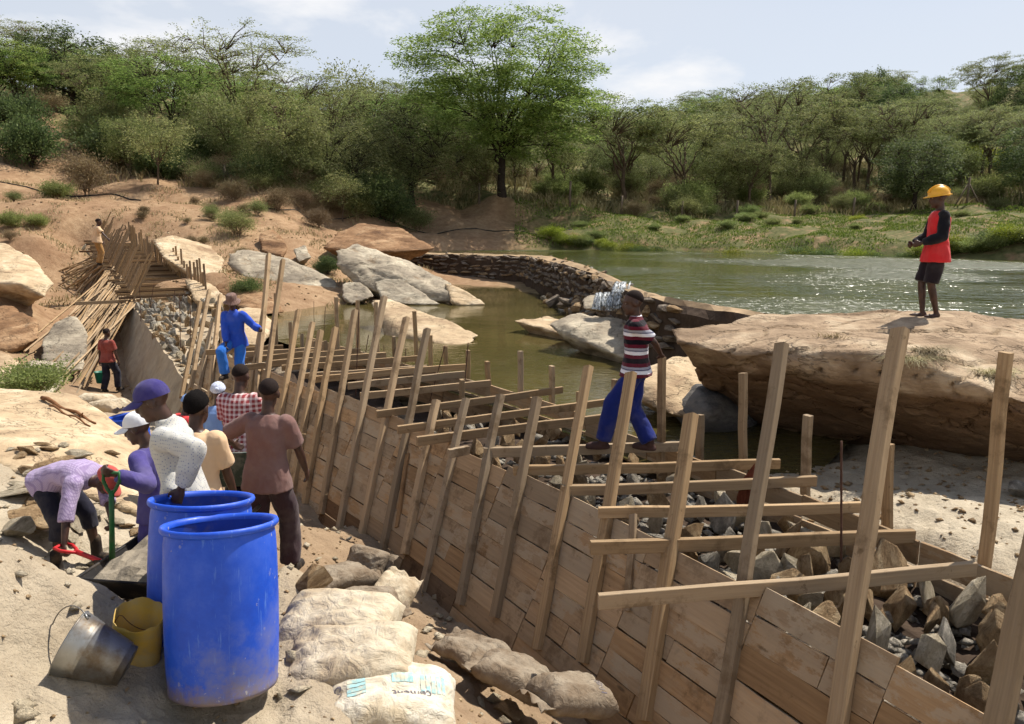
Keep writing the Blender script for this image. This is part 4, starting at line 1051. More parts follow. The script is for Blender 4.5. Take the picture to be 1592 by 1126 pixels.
def env_tree(name, seed, wood, leaf, H, trunk_h, trunk_r, ells, nlimb=8, nspray=200, slen=1.2, swid=.38, per=60, size=.15, flat=.25, droop=.15, aspect=2.4, stems=1, shell=.5, trunk_name='trunk', lean=(0, 0)):
    """a tree grown to fill a surveyed crown outline: limbs reach into it, leafy sprays hang on their ends"""
    rng = np.random.default_rng(seed); vol = np.array([e[3] * e[4] * e[5] for e in ells]); vol = vol / vol.sum()
    def target(sh):
        e = ells[rng.choice(len(ells), p=vol)]; d = rng.normal(size=3); d /= np.linalg.norm(d); r_ = sh + (1 - sh) * rng.random() ** .6
        return np.array(e[:3]) + d * np.array(e[3:]) * r_
    tubes = []; limb_pts = []
    axis = np.array((lean[0], lean[1], 0.))
    for s_ in range(stems):
        a0 = rng.random() * 6.28; b0 = np.array((math.cos(a0), math.sin(a0), 0)) * (.15 * (stems > 1)) * H * .1
        pts = [b0 + axis * trunk_h * t ** 2 + np.array((rng.normal() * .04, rng.normal() * .04, t * trunk_h - .3 * (t == 0))) for t in np.linspace(0, 1, 5)]
        tubes.append(([Vector(p) for p in pts], [trunk_r * (1.3 - .5 * t) if t > 0 else trunk_r * 1.5 for t in np.linspace(0, 1, 5)], 9)); limb_pts += [(p, trunk_r * .5) for p in pts[2:]]
        for k in range(max(2, nlimb // stems)):
            T = target(.3); st = pts[3] + (pts[4] - pts[3]) * rng.random() if k % 3 else pts[2] + (pts[4] - pts[2]) * rng.random()
            T = st + (T - st) * .86; c = st + (T - st) * .45; c[2] = st[2] + (T[2] - st[2]) * .62 + .05 * H * rng.random()
            q = [(1 - t) ** 2 * st + 2 * t * (1 - t) * c + t * t * T + rng.normal(size=3) * .012 * H * (0 < t < 1) for t in np.linspace(0, 1, 7)]
            r0 = trunk_r * rng.uniform(.32, .52)
            tubes.append(([Vector(p) for p in q], [max(.012, r0 * (1 - .8 * t)) for t in np.linspace(0, 1, 7)], 6)); limb_pts += [(p, r0 * .4) for p in q[2:]]
    LP = np.array([p for p, _ in limb_pts]); C, D = [], []
    cen = np.array([ells[0][0], ells[0][1], 0])
    for k in range(nspray):
        T = target(shell); d2 = ((LP - T) ** 2 * np.array((1, 1, 1.6))).sum(1) + np.where(LP[:, 2] > T[2] + .2, 4., 0.); j = int(np.argmin(d2)); S = LP[j]
        out = T - cen - np.array((0, 0, T[2])); out /= (np.linalg.norm(out) + .3 * H * .1); out = out + rng.normal(size=3) * .35; out[2] = rng.normal() * .15 - droop
        out /= np.linalg.norm(out) + 1e-6
        mid = (S + T) / 2; mid[2] += .12 * np.linalg.norm(T - S)
        q = [S, S * .5 + mid * .5 + rng.normal(size=3) * .03, mid, T, T + out * slen * .6]
        tubes.append(([Vector(p) for p in q], [.026, .022, .018, .012, .006], 4))
        n = max(4, int(per * rng.uniform(.6, 1.4))); t = rng.uniform(-.35, 1.0, n); L = slen * rng.uniform(.7, 1.3)
        side = np.cross(out, (0, 0, 1.)); side /= np.linalg.norm(side) + 1e-6
        w = rng.normal(size=n) * swid * (1.05 - .6 * np.clip(t, 0, 1)); h = rng.normal(size=n) * swid * flat
        c = T[None] + out[None] * (t * L)[:, None] + side[None] * w[:, None]; c[:, 2] += h - droop * .5 * np.clip(t, 0, 1) ** 2 * L
        C.append(c); D.append(out[None] * .8 + side[None] * np.sign(w)[:, None] * .7 + rng.normal(size=(n, 3)) * .3)
    root = empty(name)
    obj(trunk_name, tubes_mesh(trunk_name, tubes), M[wood], root)
    obj('crown', leaf_mesh('crown', np.concatenate(C), np.concatenate(D), size, aspect, rng, .8), M[leaf], root)
    return root
protos = {}
def E_(key, *a, **k): protos[key] = [env_tree(*a, **k), False]

def P_(key, *a, **k): protos[key] = [plant(*a, **k), False]
E_('hero', 'acacia_tree', 1, 'bark_dark', 'leaf_acacia', 13.6, 4.2, .26, [(0, 0, 9.2, 7.0, 7.0, 4.3), (.8, 0, 6.6, 7.0, 6.5, 3.0), (1.5, -.5, 4.2, 4.4, 4.5, 1.3)], 46, 480, 1.9, .7, 185, .21, .2, .12, 2.6, shell=.45)
E_('umb', 'acacia_tree', 2, 'bark', 'leaf_olive', 8, 2.8, .16, [(0, 0, 6.6, 4.6, 4.6, 1.1), (.5, 0, 5.4, 3.6, 3.6, 1.2)], 9, 150, 1.2, .4, 95, .16, .18, .05, shell=.4)
E_('umb2', 'acacia_tree', 3, 'bark_dark', 'leaf_acacia', 7, 2.4, .16, [(0, 0, 5.2, 3.8, 3.8, 1.6), (-.6, 0, 4.0, 3.2, 3.2, 1.2)], 8, 150, 1.1, .4, 95, .16, .25, .1, shell=.45, lean=(.2, 0))
E_('round', 'broadleaf_tree', 4, 'bark_dark', 'leaf_dark', 7.5, 1.8, .2, [(0, 0, 4.9, 3.3, 3.3, 2.6), (1.2, .4, 3.2, 2.6, 2.6, 1.6), (-1.3, 0, 3.4, 2.4, 2.6, 1.7)], 9, 190, .9, .42, 90, .18, .6, .1, 1.7, shell=.6)
E_('round2', 'broadleaf_tree', 5, 'bark', 'leaf_olive', 6, 1.0, .13, [(0, 0, 4.0, 2.7, 2.7, 1.9), (1.4, 0, 2.6, 2.1, 2.1, 1.4), (-1.3, .3, 2.4, 2.0, 2.2, 1.4)], 9, 170, .9, .42, 120, .125, .6, .15, 2.0, stems=3, shell=.45)
E_('willow', 'thicket_tree', 11, 'bark_dark', 'leaf_olive', 6.5, 1.6, .17, [(0, 0, 4.1, 4.4, 4.2, 2.1), (1.8, 0, 2.6, 3.0, 3.0, 1.5), (-2.0, 0, 2.5, 3.0, 3.0, 1.5)], 11, 230, 1.4, .40, 95, .16, .5, .45, 2.8, stems=2, shell=.5)
E_('tall', 'bare_topped_tree', 13, 'bark', 'leaf_olive', 8, 3.4, .13, [(0, 0, 6.9, 3.9, 3.9, .9), (.6, 0, 5.6, 3.0, 3.0, 1.3)], 10, 120, 1.2, .38, 55, .14, .16, .0, 2.6, shell=.3)
E_('slope', 'broadleaf_tree', 15, 'bark', 'leaf_shrub', 5, 1.0, .12, [(0, 0, 3.4, 2.3, 2.3, 1.6), (1.0, 0, 2.3, 1.9, 1.9, 1.2), (-1.1, 0, 2.1, 1.7, 1.8, 1.1)], 8, 120, .8, .38, 105, .125, .55, .1, 2.0, stems=2, shell=.45)
P_('thin', 'scrub_tree', 6, 'bark', 'leaf_olive', dict(per=26, spread=.3, size=.13, flatz=.6), height=5.0, spread=.9, levels=3, trunk_r=.07, first=.36, flat=.5, nkids=(3, 5), up=.6)
P_('bush', 'bush', 7, 'twig', 'leaf_shrub', dict(per=34, spread=.22, size=.12, flatz=.8, aspect=1.8), 'stem', height=2.2, spread=1.2, levels=2, trunk_r=.04, first=.12, flat=.3, nkids=(5, 7), up=.4, stems=4)
P_('bush2', 'bush', 8, 'twig', 'leaf_olive', dict(per=30, spread=.24, size=.10, flatz=.8), 'stem', height=2.6, spread=1.1, levels=2, trunk_r=.04, first=.12, flat=.3, nkids=(5, 7), up=.5, stems=4)
P_('dark', 'bush', 9, 'bark_dark', 'leaf_dark', dict(per=44, spread=.26, size=.13, flatz=.8, aspect=1.7), 'stem', height=3., spread=1.2, levels=2, trunk_r=.06, first=.1, flat=.3, nkids=(5, 7), up=.4, stems=4)
P_('dry', 'dry_bush', 10, 'twig', 'leaf_dry', dict(per=10, spread=.2, size=.09, flatz=.8, aspect=3), 'stem', height=2., spread=1.1, levels=3, trunk_r=.03, first=.12, flat=.2, nkids=(4, 5), up=.5, stems=4)
P_('bright', 'bush', 12, 'twig', 'leaf_bright', dict(per=40, spread=.26, size=.13, flatz=.8, aspect=1.7), 'stem', height=3., spread=1., levels=2, trunk_r=.05, first=.14, flat=.3, nkids=(5, 7), up=.5, stems=3)
def put(key, p, sc, label, cat, group=None, rz=None, sz=None):
    t = protos[key]
    o = t[0] if not t[1] else copy_tree(t[0])
    t[1] = True
    o.location = p; o.rotation_euler = (0, 0, random.uniform(0, 6.28) if rz is None else rz)
    o.scale = (sc, sc, sc if sz is None else sz)
    return tag(o, label, cat, group)
def base_at(u, d, dz=0.0):
    x = (u - 796) / F_PX * d
    for _ in range(3): x = (u - 796) / F_PX * (d * CP - (gz(x, d) - CAM_Z) * SP)
    return Vector((x, d, gz(x, d) + dz))
put('hero', base_at(780, 57), .95, 'tallest spreading green acacia standing above the far bank', 'tree', rz=.6)
# named trees that stand out
named = [
 ('willow', 640, 54, 1.05, 1.0, 'dark drooping thicket tree next to the tall acacia'),
 ('willow', 545, 52, .85, .85, 'olive drooping tree overhanging the dark bank'),
 ('round2', 445, 50, 1.0, 1.0, 'forked leafy tree at the end of the bare slope'),
 ('umb2', 265, 58, 1.05, 1.0, 'green flat topped acacia with black trunk on the hillside'),
 ('tall', 375, 66, 1.35, 1.35, 'thin crowned pale acacia rising above the hillside trees'),
 ('tall', 310, 72, 1.25, 1.2, 'wide thin crowned acacia on the skyline'),
 ('thin', 362, 54, 1.2, 1.3, 'slender tree with a bare dark stem below the skyline acacias'),
 ('round', 115, 74, 1.15, 1.05, 'dark broad tree on the crest of the hill'),
 ('umb2', 5, 68, 1.0, 1.0, 'green tree on the hill beside the dirt path'),
 ('thin', 540, 74, 1.9, 1.9, 'lone thin tree against the clouds'),
 ('umb', 975, 68, .95, .9, 'small acacia with dark trunk in the scrub'),
 ('round', 1420, 58, .78, .72, 'dense dark green tree behind the boy in the helmet'),
 ('round', 1620, 58, .85, .8, 'dark tree standing on the terrace at the frame edge'),
 ('umb', 1215, 115, 1.15, 1.1, 'pale flat topped acacia on the right skyline'),
 ('umb2', 1290, 118, 1.2, 1.0, 'domed olive acacia on the right skyline'),
 ('round', 1385, 120, 1.1, 1.15, 'darkest tall tree of the right skyline'),
 ('round', 1350, 128, 1.0, 1.3, 'dark tree rising behind the right skyline'),
 ('umb2', 1440, 125, .95, 1.25, 'clear trunked round tree on the right skyline'),
 ('umb', 1535, 118, 1.2, 1.25, 'wide layered acacia near the end of the skyline'),
 ('round', 1590, 112, 1.2, 1.2, 'dark bushy tree at the end of the skyline'),
 ('round', 1010, 130, .7, .75, 'small dark tree on the low ridge'),
 ('thin', 1140, 120, 1.6, 1.6, 'thin rounded tree on the low ridge'),
 ('thin', 1105, 122, 1.4, 1.5, 'dark tuft of a tree on the low ridge'),
 ('bright', 1470, 78, 1.5, 1.5, 'bright yellow green bush glowing in the sun'),
 ('bright', 1530, 80, 1.3, 1.5, 'yellow green bush beside the brightest one')]
for key, u, d, sc, sz, lab in named: put(key, base_at(u, d), sc, lab, 'tree' if 'bush' not in lab else 'bush', sz=sz)
# scrub filling the slopes behind the bank: many alike plants
rr_ = random.Random(21)
LOOK = {'umb': ('pale flat topped', 'tree'), 'umb2': ('green flat topped', 'tree'), 'tall': ('sparse high crowned', 'tree'), 'thin': ('slender thin stemmed', 'tree'), 'slope': ('bushy green', 'tree'), 'round2': ('dense olive', 'tree'),
        'round': ('dark broad', 'tree'), 'dark': ('dark green', 'bush'), 'bush': ('fresh green', 'bush'), 'bush2': ('olive grey', 'bush'), 'dry': ('brown twiggy dry', 'bush')}
def scatter(n, ur, dr, kinds, lab, cat, grp, sc=(.7, 1.2), skip=None):
    k = 0; tries = 0
    while k < n and tries < n * 20:
        tries += 1
        u = rr_.uniform(*ur); d = dr[0] + (dr[1] - dr[0]) * rr_.random() ** .8; p = base_at(u, d)
        if skip and skip(u, d, p): continue
        key = rr_.choice(kinds); s_ = rr_.uniform(*sc)
        look, kind_ = LOOK[key]
        put(key, p, s_, look + ' ' + kind_ + ' ' + lab, kind_, look + ' ' + grp, sz=s_ * rr_.uniform(.85, 1.2)); k += 1
on_path = lambda u, d, p: abs(p.x + 19.9 + (p.y - 36) * .64) < 2.9 and p.y < 66
scatter(70, (130, 600), (43, 58), ['bush2', 'dry', 'thin', 'dark', 'dry', 'thin', 'slope'], 'among the scrub at the foot of the hill', 'bush', 'bushes at the foot of the hill', (.5, .95), lambda u, d, p: on_path(u, d, p) or d < 48 - (u - 130) * .004 and u < 330 and d < 46)
scatter(82, (-60, 660), (56, 96), ['umb', 'umb2', 'slope', 'bush2', 'tall', 'thin', 'umb2', 'dry'], 'in the dense scrub of the hill above the poles', 'tree', 'trees of the left hill', (.6, 1.0), on_path)
scatter(190, (600, 1690), (60, 92), ['bush2', 'thin', 'thin', 'dry', 'bush', 'dry', 'thin', 'umb', 'tall'], 'in the scrub just beyond the grassy terrace', 'bush', 'thorn scrub beyond the terrace', (.6, 1.15))
scatter(120, (600, 1700), (90, 150), ['slope', 'umb', 'thin', 'bush2', 'slope', 'round2'], 'on the far slope behind the reservoir', 'tree', 'trees of the far slope', (.6, 1.0), lambda u, d, p: 880 < u < 1190 and d > 100)
scatter(34, (1040, 1420), (128, 150), ['umb', 'slope', 'umb2', 'round2'], 'on the distant ridge line behind the boy', 'tree', 'trees along the ridge line', (.75, 1.15))
scatter(22, (-20, 430), (30, 43), ['dry', 'dry', 'bush2'], 'growing low on the bare slope', 'bush', 'tufts on the bare slope', (.16, .34), on_path)
scatter(26, (880, 1190), (96, 125), ['bush2', 'bush', 'thin'], 'on the low ridge beside the tall acacia', 'bush', 'bushes of the low ridge', (.7, 1.1))
scatter(34, (-80, 420), (86, 125), ['slope', 'umb2', 'round2', 'umb', 'slope'], 'on the crown of the hill above the poles', 'tree', 'trees on the hill crown', (.7, 1.0))
scatter(34, (840, 1620), (56, 64), ['bush', 'dry', 'bush2'], 'along the back of the grassy terrace', 'bush', 'bushes along the terrace', (.45, .8))
scatter(26, (390, 660), (45.5, 50), ['bush2', 'dry', 'dark', 'bush2', 'dry'], 'on the shaded bank at the end of the weir', 'bush', 'on the shaded bank', (.45, .85), lambda u, d, p: d < 44.5 + (u - 390) * .018)
put('dark', base_at(50, 50), .95, 'big dark green bush beside the dirt path', 'bush', sz=1.2)
put('dark', base_at(30, 57), 1.0, 'second dark green bush above the dirt path', 'bush')
put('dark', base_at(180, 52), 1.0, 'dark leafy bush on the other side of the path', 'bush')
put('dry', base_at(135, 44), 1.0, 'brown dry bush above the end of the far formwork', 'bush', sz=1.3)
put('bush', base_at(92, 40.5), .5, 'small round green bush above the bare slope', 'bush')
put('bush', base_at(55, 36), .32, 'little green shrub beside the hillside slab', 'bush')
put('bush', base_at(15, 35.5), .38, 'little green shrub at the frame edge on the bare slope', 'bush')
put('bush2', base_at(370, 37), .55, 'low tangled bush on the edge of the bare slope', 'bush')
put('dark', base_at(510, 33.5), .3, 'dark green tuft in the gap between the slabs', 'bush')
put('dark', base_at(385, 26), .26, 'small green tuft below the long pale slab', 'bush')
put('bush', at_d(60, 608, 14.6) + Vector((0, 0, -.1)), .42, 'leafy bright green shrub in front of the poles', 'bush', sz=.36)
# plants hanging over the water along the far bank
for k in range(60):
    u = 850 + 13 * k + rr_.uniform(-12, 12); v = 388 + (u - 870) * .022
    p = at_z(u, v, Z_UP); p = p + Vector((p.x, p.y, 0)).normalized() * rr_.uniform(.3, 1.0); p.z = gz(p.x, p.y) - .05
    s_ = rr_.uniform(.22, .5); put(rr_.choice(['bush', 'bush', 'dark', 'bright']), p, s_, 'low green waterside plant overhanging the reservoir bank', 'plant', 'waterside plants', sz=s_ * .8)
for k in range(14):
    u = rr_.uniform(900, 1580); p = base_at(u, rr_.uniform(49, 55)); s_ = rr_.uniform(.25, .42)
    put(rr_.choice(['bush', 'bright', 'bush']), p, s_, 'small fresh green plant growing on the terrace', 'plant', 'terrace plants', sz=s_ * .7)
for k, t in protos.items():
    if not t[1]:
        for c in list(t[0].children): bpy.data.objects.remove(c)
        bpy.data.objects.remove(t[0])
# grass: one mass of blades on the terrace, bank and slopes
def blades(name, n, sampler, hgt, wid, mat, kind='stuff', bend=.4, seed=3):
    rng = np.random.default_rng(seed); XY = sampler(rng, n); z = ground_h(XY[:, 0], XY[:, 1])
    h = hgt * rng.uniform(.5, 1.4, len(XY)); a = rng.random(len(XY)) * 6.283; w = wid * rng.uniform(.6, 1.3, len(XY))
    dx, dy = np.cos(a), np.sin(a); lean = rng.normal(size=(len(XY), 2)) * bend
    b = np.stack([XY[:, 0], XY[:, 1], z - .02], 1); s = np.stack([dx * w, dy * w, 0 * w], 1)
    m = b + np.stack([lean[:, 0] * h * .35, lean[:, 1] * h * .35, h * .6], 1); t = b + np.stack([lean[:, 0] * h, lean[:, 1] * h, h], 1)
    V = np.stack([b - s, b + s, m + s * .7, t, m - s * .7], 1).reshape(-1, 3)
    i = np.arange(len(XY))[:, None] * 5
    Q = i + np.array([[0, 1, 2, 3, 4]])
    return tag(obj(name, fast_mesh(name, V, Q), M[mat]), kind=kind)
def far_sampler(lo, hi, ul, uh, dens=1.0, thr=-.1):
    def f(rng, n):
        u = rng.uniform(ul, uh, n * 3); d = lo + (hi - lo) * rng.random(n * 3) ** .9
        x = (u - 796) / F_PX * d; p = np.stack([x, d, 0 * d], 1)
        keep = (fbm(p * .35, 2) > thr) & (ground_h(x, d) > Z_UP + .12) & ~((np.abs(x + 19.9 + (d - 36) * .64) < 2.2) & (d < 70))
        return np.stack([x, d], 1)[keep][:n]
    return f
tag(blades('grass', 52000, far_sampler(40, 62, 800, 1680, thr=-.3), .11, .03, 'green_grass'), 'green grass and weeds covering the terrace', 'grass')
tag(blades('dry_grass', 42000, far_sampler(57, 100, 540, 1700), .6, .04, 'dry_grass', seed=5), 'tall dry grass under the scrub', 'grass')
tag(blades('dry_grass', 16000, far_sampler(47, 90, -80, 560), .5, .035, 'dry_grass', seed=6), 'dry grass on the left hillside', 'grass')
def slope_s(rng, n):
    x = rng.uniform(-30, -4, n * 3); y = rng.uniform(27, 46, n * 3); k = fbm(np.stack([x, y, 0 * x], 1) * .5, 3) > .18
    return np.stack([x, y], 1)[k][:n]
tag(blades('dry_grass', 9000, slope_s, .16, .02, 'dry_grass', seed=9), 'thin dry grass on the bare slope', 'grass')
# ------------------------------------------------------------------ people
M['skin'] = mat_skin()
M['hair'] = mat_plain('hair', lin(20, 17, 16), .95, .1, .2, 90, .006)
M['eye'] = mat_plain('eye', lin(128, 112, 100), .3, .5, .05)
M['cropped'] = mat_plain('cropped', lin(36, 27, 24), .9, .15, .2, 60, .003)
M['boot'] = mat_plain('boot', lin(44, 38, 34), .8, .2, .3, 14, .004, dirt=lin(120, 100, 78))
M['shoe_brown'] = mat_plain('shoe_brown', lin(66, 44, 38), .7, .3, .3, 14, .004)
class Soup:
    def __init__(s): s.V, s.F = [], []
    def add(s, V, F):
        o = len(s.V); s.V += [tuple(v) for v in V]; s.F += [tuple(i + o for i in f) for f in F]
    def limb(s, pts, rad, n=14, flat_end=False, flat_start=False):
        pts = [Vector(p) for p in pts]; rad = list(rad)
        if not flat_start:
            d = (pts[0] - pts[1]).normalized(); r = rad[0]
            pts = [pts[0] + d * r * .92, pts[0] + d * r * .6] + pts; rad = [r * .3, r * .8] + rad
        if not flat_end:
            d = (pts[-1] - pts[-2]).normalized(); r = rad[-1]
            pts = pts + [pts[-1] + d * r * .6, pts[-1] + d * r * .92]; rad = rad + [r * .8, r * .3]
        s.add(*tube_arrays(pts, rad, n))
    def ell(s, c, rx, ry, rz, R=None, n=14, m=9):
        V, F = [], []
        R = R or Matrix.Identity(3); c = Vector(c)
        V.append(c + R @ Vector((0, 0, rz)))
        for i in range(1, m):
            a = math.pi * i / m
            for k in range(n):
                b = 2 * math.pi * k / n
                V.append(c + R @ Vector((rx * math.sin(a) * math.cos(b), ry * math.sin(a) * math.sin(b), rz * math.cos(a))))
        V.append(c - R @ Vector((0, 0, rz)))
        for k in range(n): F.append((0, 1 + k, 1 + (k + 1) % n))
        for i in range(m - 2):
            for k in range(n): F.append((1 + i * n + k, 1 + (i + 1) * n + k, 1 + (i + 1) * n + (k + 1) % n, 1 + i * n + (k + 1) % n))
        e = len(V) - 1; o = 1 + (m - 2) * n
        for k in range(n): F.append((e, o + (k + 1) % n, o + k))
        s.add(V, F)
    def loft(s, rings, n=20, power=2.4):
        """rings: (centre, right, forward, rx, ry) - flat ends, slightly squared section"""
        V, F = [], []
        for (c, rt, fw_, rx, ry) in rings:
            for k in range(n):
                a = 2 * math.pi * k / n; ca, sa = math.cos(a), math.sin(a)
                x = math.copysign(abs(ca) ** (2 / power), ca); y = math.copysign(abs(sa) ** (2 / power), sa)
                V.append(Vector(c) + rt * (x * rx) + fw_ * (y * ry))
        for i in range(len(rings) - 1):
            for k in range(n): F.append((i * n + k, i * n + (k + 1) % n, (i + 1) * n + (k + 1) % n, (i + 1) * n + k))
        F.append(tuple(range(n - 1, -1, -1))); o = (len(rings) - 1) * n; F.append(tuple(range(o, o + n)))
        s.add(V, F)
    def build(s, name, voxel, mat, parent, sm=3, wrinkle=0., wf=9., seed=0, aniso=(1, 1, .6)):
        co, q, no = remesh(s.V, s.F, voxel, sm, .5)
        if wrinkle:
            w = 1 - 2 * np.abs(fbm(co * wf * np.array(aniso) + seed * 5.3, 2)); w2 = fbm(co * wf * .45 + seed, 2)
            co = co + no * ((w * .5 + w2 * .8) * wrinkle)[:, None]
        return obj(name, fast_mesh(name, co, q, True), mat, parent)
def ik(a, b, l1, l2, hint):
    a, b, hint = Vector(a), Vector(b), Vector(hint); d = b - a; L = d.length
    if L > (l1 + l2) * .999: b = a + d * ((l1 + l2) * .999 / L); d = b - a; L = d.length
    u = d / L; x = (l1 * l1 - l2 * l2 + L * L) / (2 * L); h = math.sqrt(max(0, l1 * l1 - x * x))
    n = hint - u * hint.dot(u); n = n.normalized() if n.length > 1e-4 else u.orthogonal().normalized()
    return a + u * x + n * h, b
def rotx(a): return Matrix.Rotation(a, 3, 'X')
def roty(a): return Matrix.Rotation(a, 3, 'Y')
def rotz(a): return Matrix.Rotation(a, 3, 'Z')
def person(label, loc, rz, h=1.7, pelvis=(0, 0, .93), lean=.05, side=0., twist=0., head=(.1, 0, 0), hands=None, feet=None, knees=(0, 1, 0), elbows=None, curl=(.5, .5),
           shirt='x', trousers='y', sleeves='short', sleeve_mat=None, leg='long', shoe='boot', hat=None, hair=True, vox=.010, build=1.0, hem=.02, world_hands=None, world_feet=None, collar=False, overall=False):
    """facing +Y in its own frame, x to its right; lengths for 1.7 m, scaled to h"""
    k = h / 1.7
    root = empty('person', loc, rz); root.scale = (k, k, k); tag(root, label, 'person')
    W = Matrix.Translation(Vector(loc)) @ Matrix.Rotation(rz, 4, 'Z') @ Matrix.Scale(k, 4); Wi = W.inverted()
    P = Vector(pelvis)
    Rp = rotz(twist * .3) @ roty(side * .4) @ rotx(-lean * .55)
    Rc = rotz(twist) @ roty(side) @ rotx(-lean)
    ex, ey, ez = Vector((1, 0, 0)), Vector((0, 1, 0)), Vector((0, 0, 1))
    up_p, up_c = Rp @ ez, Rc @ ez
    waist = P + up_p * .16; chest = waist + (up_p + up_c).normalized() * .16; N = chest + up_c * .20
    shR, shL = N - up_c * .055 + Rc @ ex * .168 * build, N - up_c * .055 - Rc @ ex * .168 * build
    hipR, hipL = P + Rp @ ex * .088 - up_p * .03, P - Rp @ ex * .088 - up_p * .03
    hands = list(hands) if hands else [(.27, .06, .80), (-.27, .06, .80)]
    feet = list(feet) if feet else [(.11, 0, .085), (-.11, 0, .085)]
    for i in (0, 1):
        if world_hands and world_hands[i] is not None: hands[i] = Wi @ Vector(world_hands[i])
        if world_feet and world_feet[i] is not None: feet[i] = Wi @ Vector(world_feet[i])
    elbows = elbows or [(.5, -.8, -.2), (-.5, -.8, -.2)]
    body, sh, tr = Soup(), Soup(), Soup(); sl2 = [Soup(), Soup()]
    # torso
    Rm = Rp.lerp(Rc, .5) if hasattr(Rp, 'lerp') else Rc
    def ring(c, R, rx, ry): return (c, R @ ex, R @ ey, rx, ry)
    body.loft([ring(P - up_p * .10, Rp, .11, .085), ring(P - up_p * .02, Rp, .155, .105), ring(waist, Rp, .132, .092), ring(chest, Rc, .150, .108), ring(chest + up_c * .11, Rc, .158, .10), ring(N - up_c * .02, Rc, .12, .075), ring(N + up_c * .02, Rc, .06, .055)])
    g = .018
    top = [ring(waist, Rp, .142 + g, .104 + g), ring(chest, Rc, .152 + g, .112 + g), ring(chest + up_c * .11, Rc, .166 + g, .106 + g), ring(N - up_c * .035, Rc, .135 + g, .082 + g), ring(N + up_c * .012, Rc, .078, .066)]
    sh.loft([ring(P - up_p * (.06 + hem), Rp, .198 + g, .162 + g), ring(P + up_p * .0, Rp, .178 + g, .136 + g)] + top)
    if collar: sh.loft([ring(N - up_c * .02, Rc, .085, .075), ring(N + up_c * .05, Rc, .066, .06)])
    tr.loft([ring(P - up_p * .13, Rp, .12, .10), ring(P - up_p * .04, Rp, .166, .118), ring(P + up_p * (.06 if not overall else .3), Rp, .150, .108)])
    # head and neck
    Rh = Rc @ rotx(lean * .75) @ rotz(head[1]) @ rotx(-head[0]) @ roty(head[2])
    nk = N + up_c * .05; hc = N + up_c * .07 + Rh @ Vector((0, .02, .118))
    body.limb([N - up_c * .03, nk, hc - Rh @ Vector((0, .012, .06))], [.062, .054, .054], 12)
    H = lambda x, y, z: hc + Rh @ Vector((x, y, z)) * 1.1
    HS = 1.1
    body.ell(H(0, -.008, .03), 0.0814, 0.1056, 0.0968, Rh); body.ell(H(0, .030, -.045), 0.0616, 0.0726, 0.0858, Rh); body.ell(H(0, .066, -.098), 0.0308, 0.0286, 0.0220, Rh)
    body.ell(H(0, .078, .022), 0.0550, 0.0220, 0.0154, Rh); body.limb([H(0, .090, .01), H(0, .104, -.026)], [.011, .017], 8); body.ell(H(0, .088, -.058), 0.0286, 0.0176, 0.0165, Rh)
    for s_ in (1, -1):
        body.ell(H(.075 * s_, -.008, -.008), 0.0132, 0.0264, 0.0374, Rh, 8, 6)
        e = Soup(); e.ell(H(.030 * s_, .082, .004), .014, .010, .008, Rh, 8, 6); obj('eye', new_mesh('eye', e.V, e.F, True), M['eye'], root)
    # arms and hands
    fing = vox < .012
    for i, (sh_, s_) in enumerate(((shR, 1), (shL, -1))):
        el, wr = ik(sh_, hands[i], .285, .255, Rc @ Vector(elbows[i])); fd = (wr - el).normalized()
        body.limb([sh_, sh_.lerp(el, .4), el], [.05, .046, .038], 12); body.limb([el, el.lerp(wr, .3), wr], [.038, .039, .025], 12)
        side_v = (Rc @ ex * s_); pn = fd.cross(side_v.cross(fd)).normalized(); pn = (-side_v - fd * (-side_v).dot(fd)).normalized()
        wv = fd.cross(pn).normalized()
        if wv.dot(Rc @ ey) < 0: wv = -wv        # towards the thumb
        pc = wr + fd * .05; Rhand = Matrix((wv, pn, fd)).transposed()
        body.ell(pc, .038, .017, .056, Rhand, 12, 8)
        cu = curl[i]
        for f_ in range(4):
            o = wr + fd * .085 + wv * (.027 - .018 * f_); L = (.042, .047, .044, .034)[f_]
            d1 = (fd * math.cos(cu) + pn * math.sin(cu)).normalized(); d2 = (fd * math.cos(cu * 2.1) + pn * math.sin(cu * 2.1)).normalized()
            body.limb([o - fd * .02, o, o + d1 * L, o + d1 * L + d2 * L * .75], [.0115, .0115, .0105, .009], 7)
        o = wr + fd * .03 + wv * .03; d1 = (wv * .7 + fd * .7 + pn * .3 * cu).normalized(); d2 = (fd * .8 + pn * .5 * cu + wv * .15).normalized()
        body.limb([o, o + d1 * .035, o + d1 * .035 + d2 * .035], [.014, .0125, .010], 7)
        S_ = sl2[i] if sleeve_mat else sh
        S_.ell(sh_ - Rc @ ex * s_ * .015, .074, .076, .078, Rc)
        if sleeves == 'short':
            c = sh_.lerp(el, .78); S_.limb([sh_, sh_.lerp(el, .4), c], [.074, .076, .080], 14, flat_end=True)
        elif sleeves == 'rolled':
            c = el.lerp(wr, .25); S_.limb([sh_, sh_.lerp(el, .5), el, c], [.074, .072, .068, .066], 14, flat_end=True)
        else:
            c = el.lerp(wr, .92); S_.limb([sh_, sh_.lerp(el, .5), el], [.076, .074, .068], 14); S_.limb([el, el.lerp(wr, .5), c], [.068, .066, .052], 14, flat_end=True)
            S_.limb([el.lerp(wr, .82), el.lerp(wr, .96)], [.047, .046], 14, True, True)
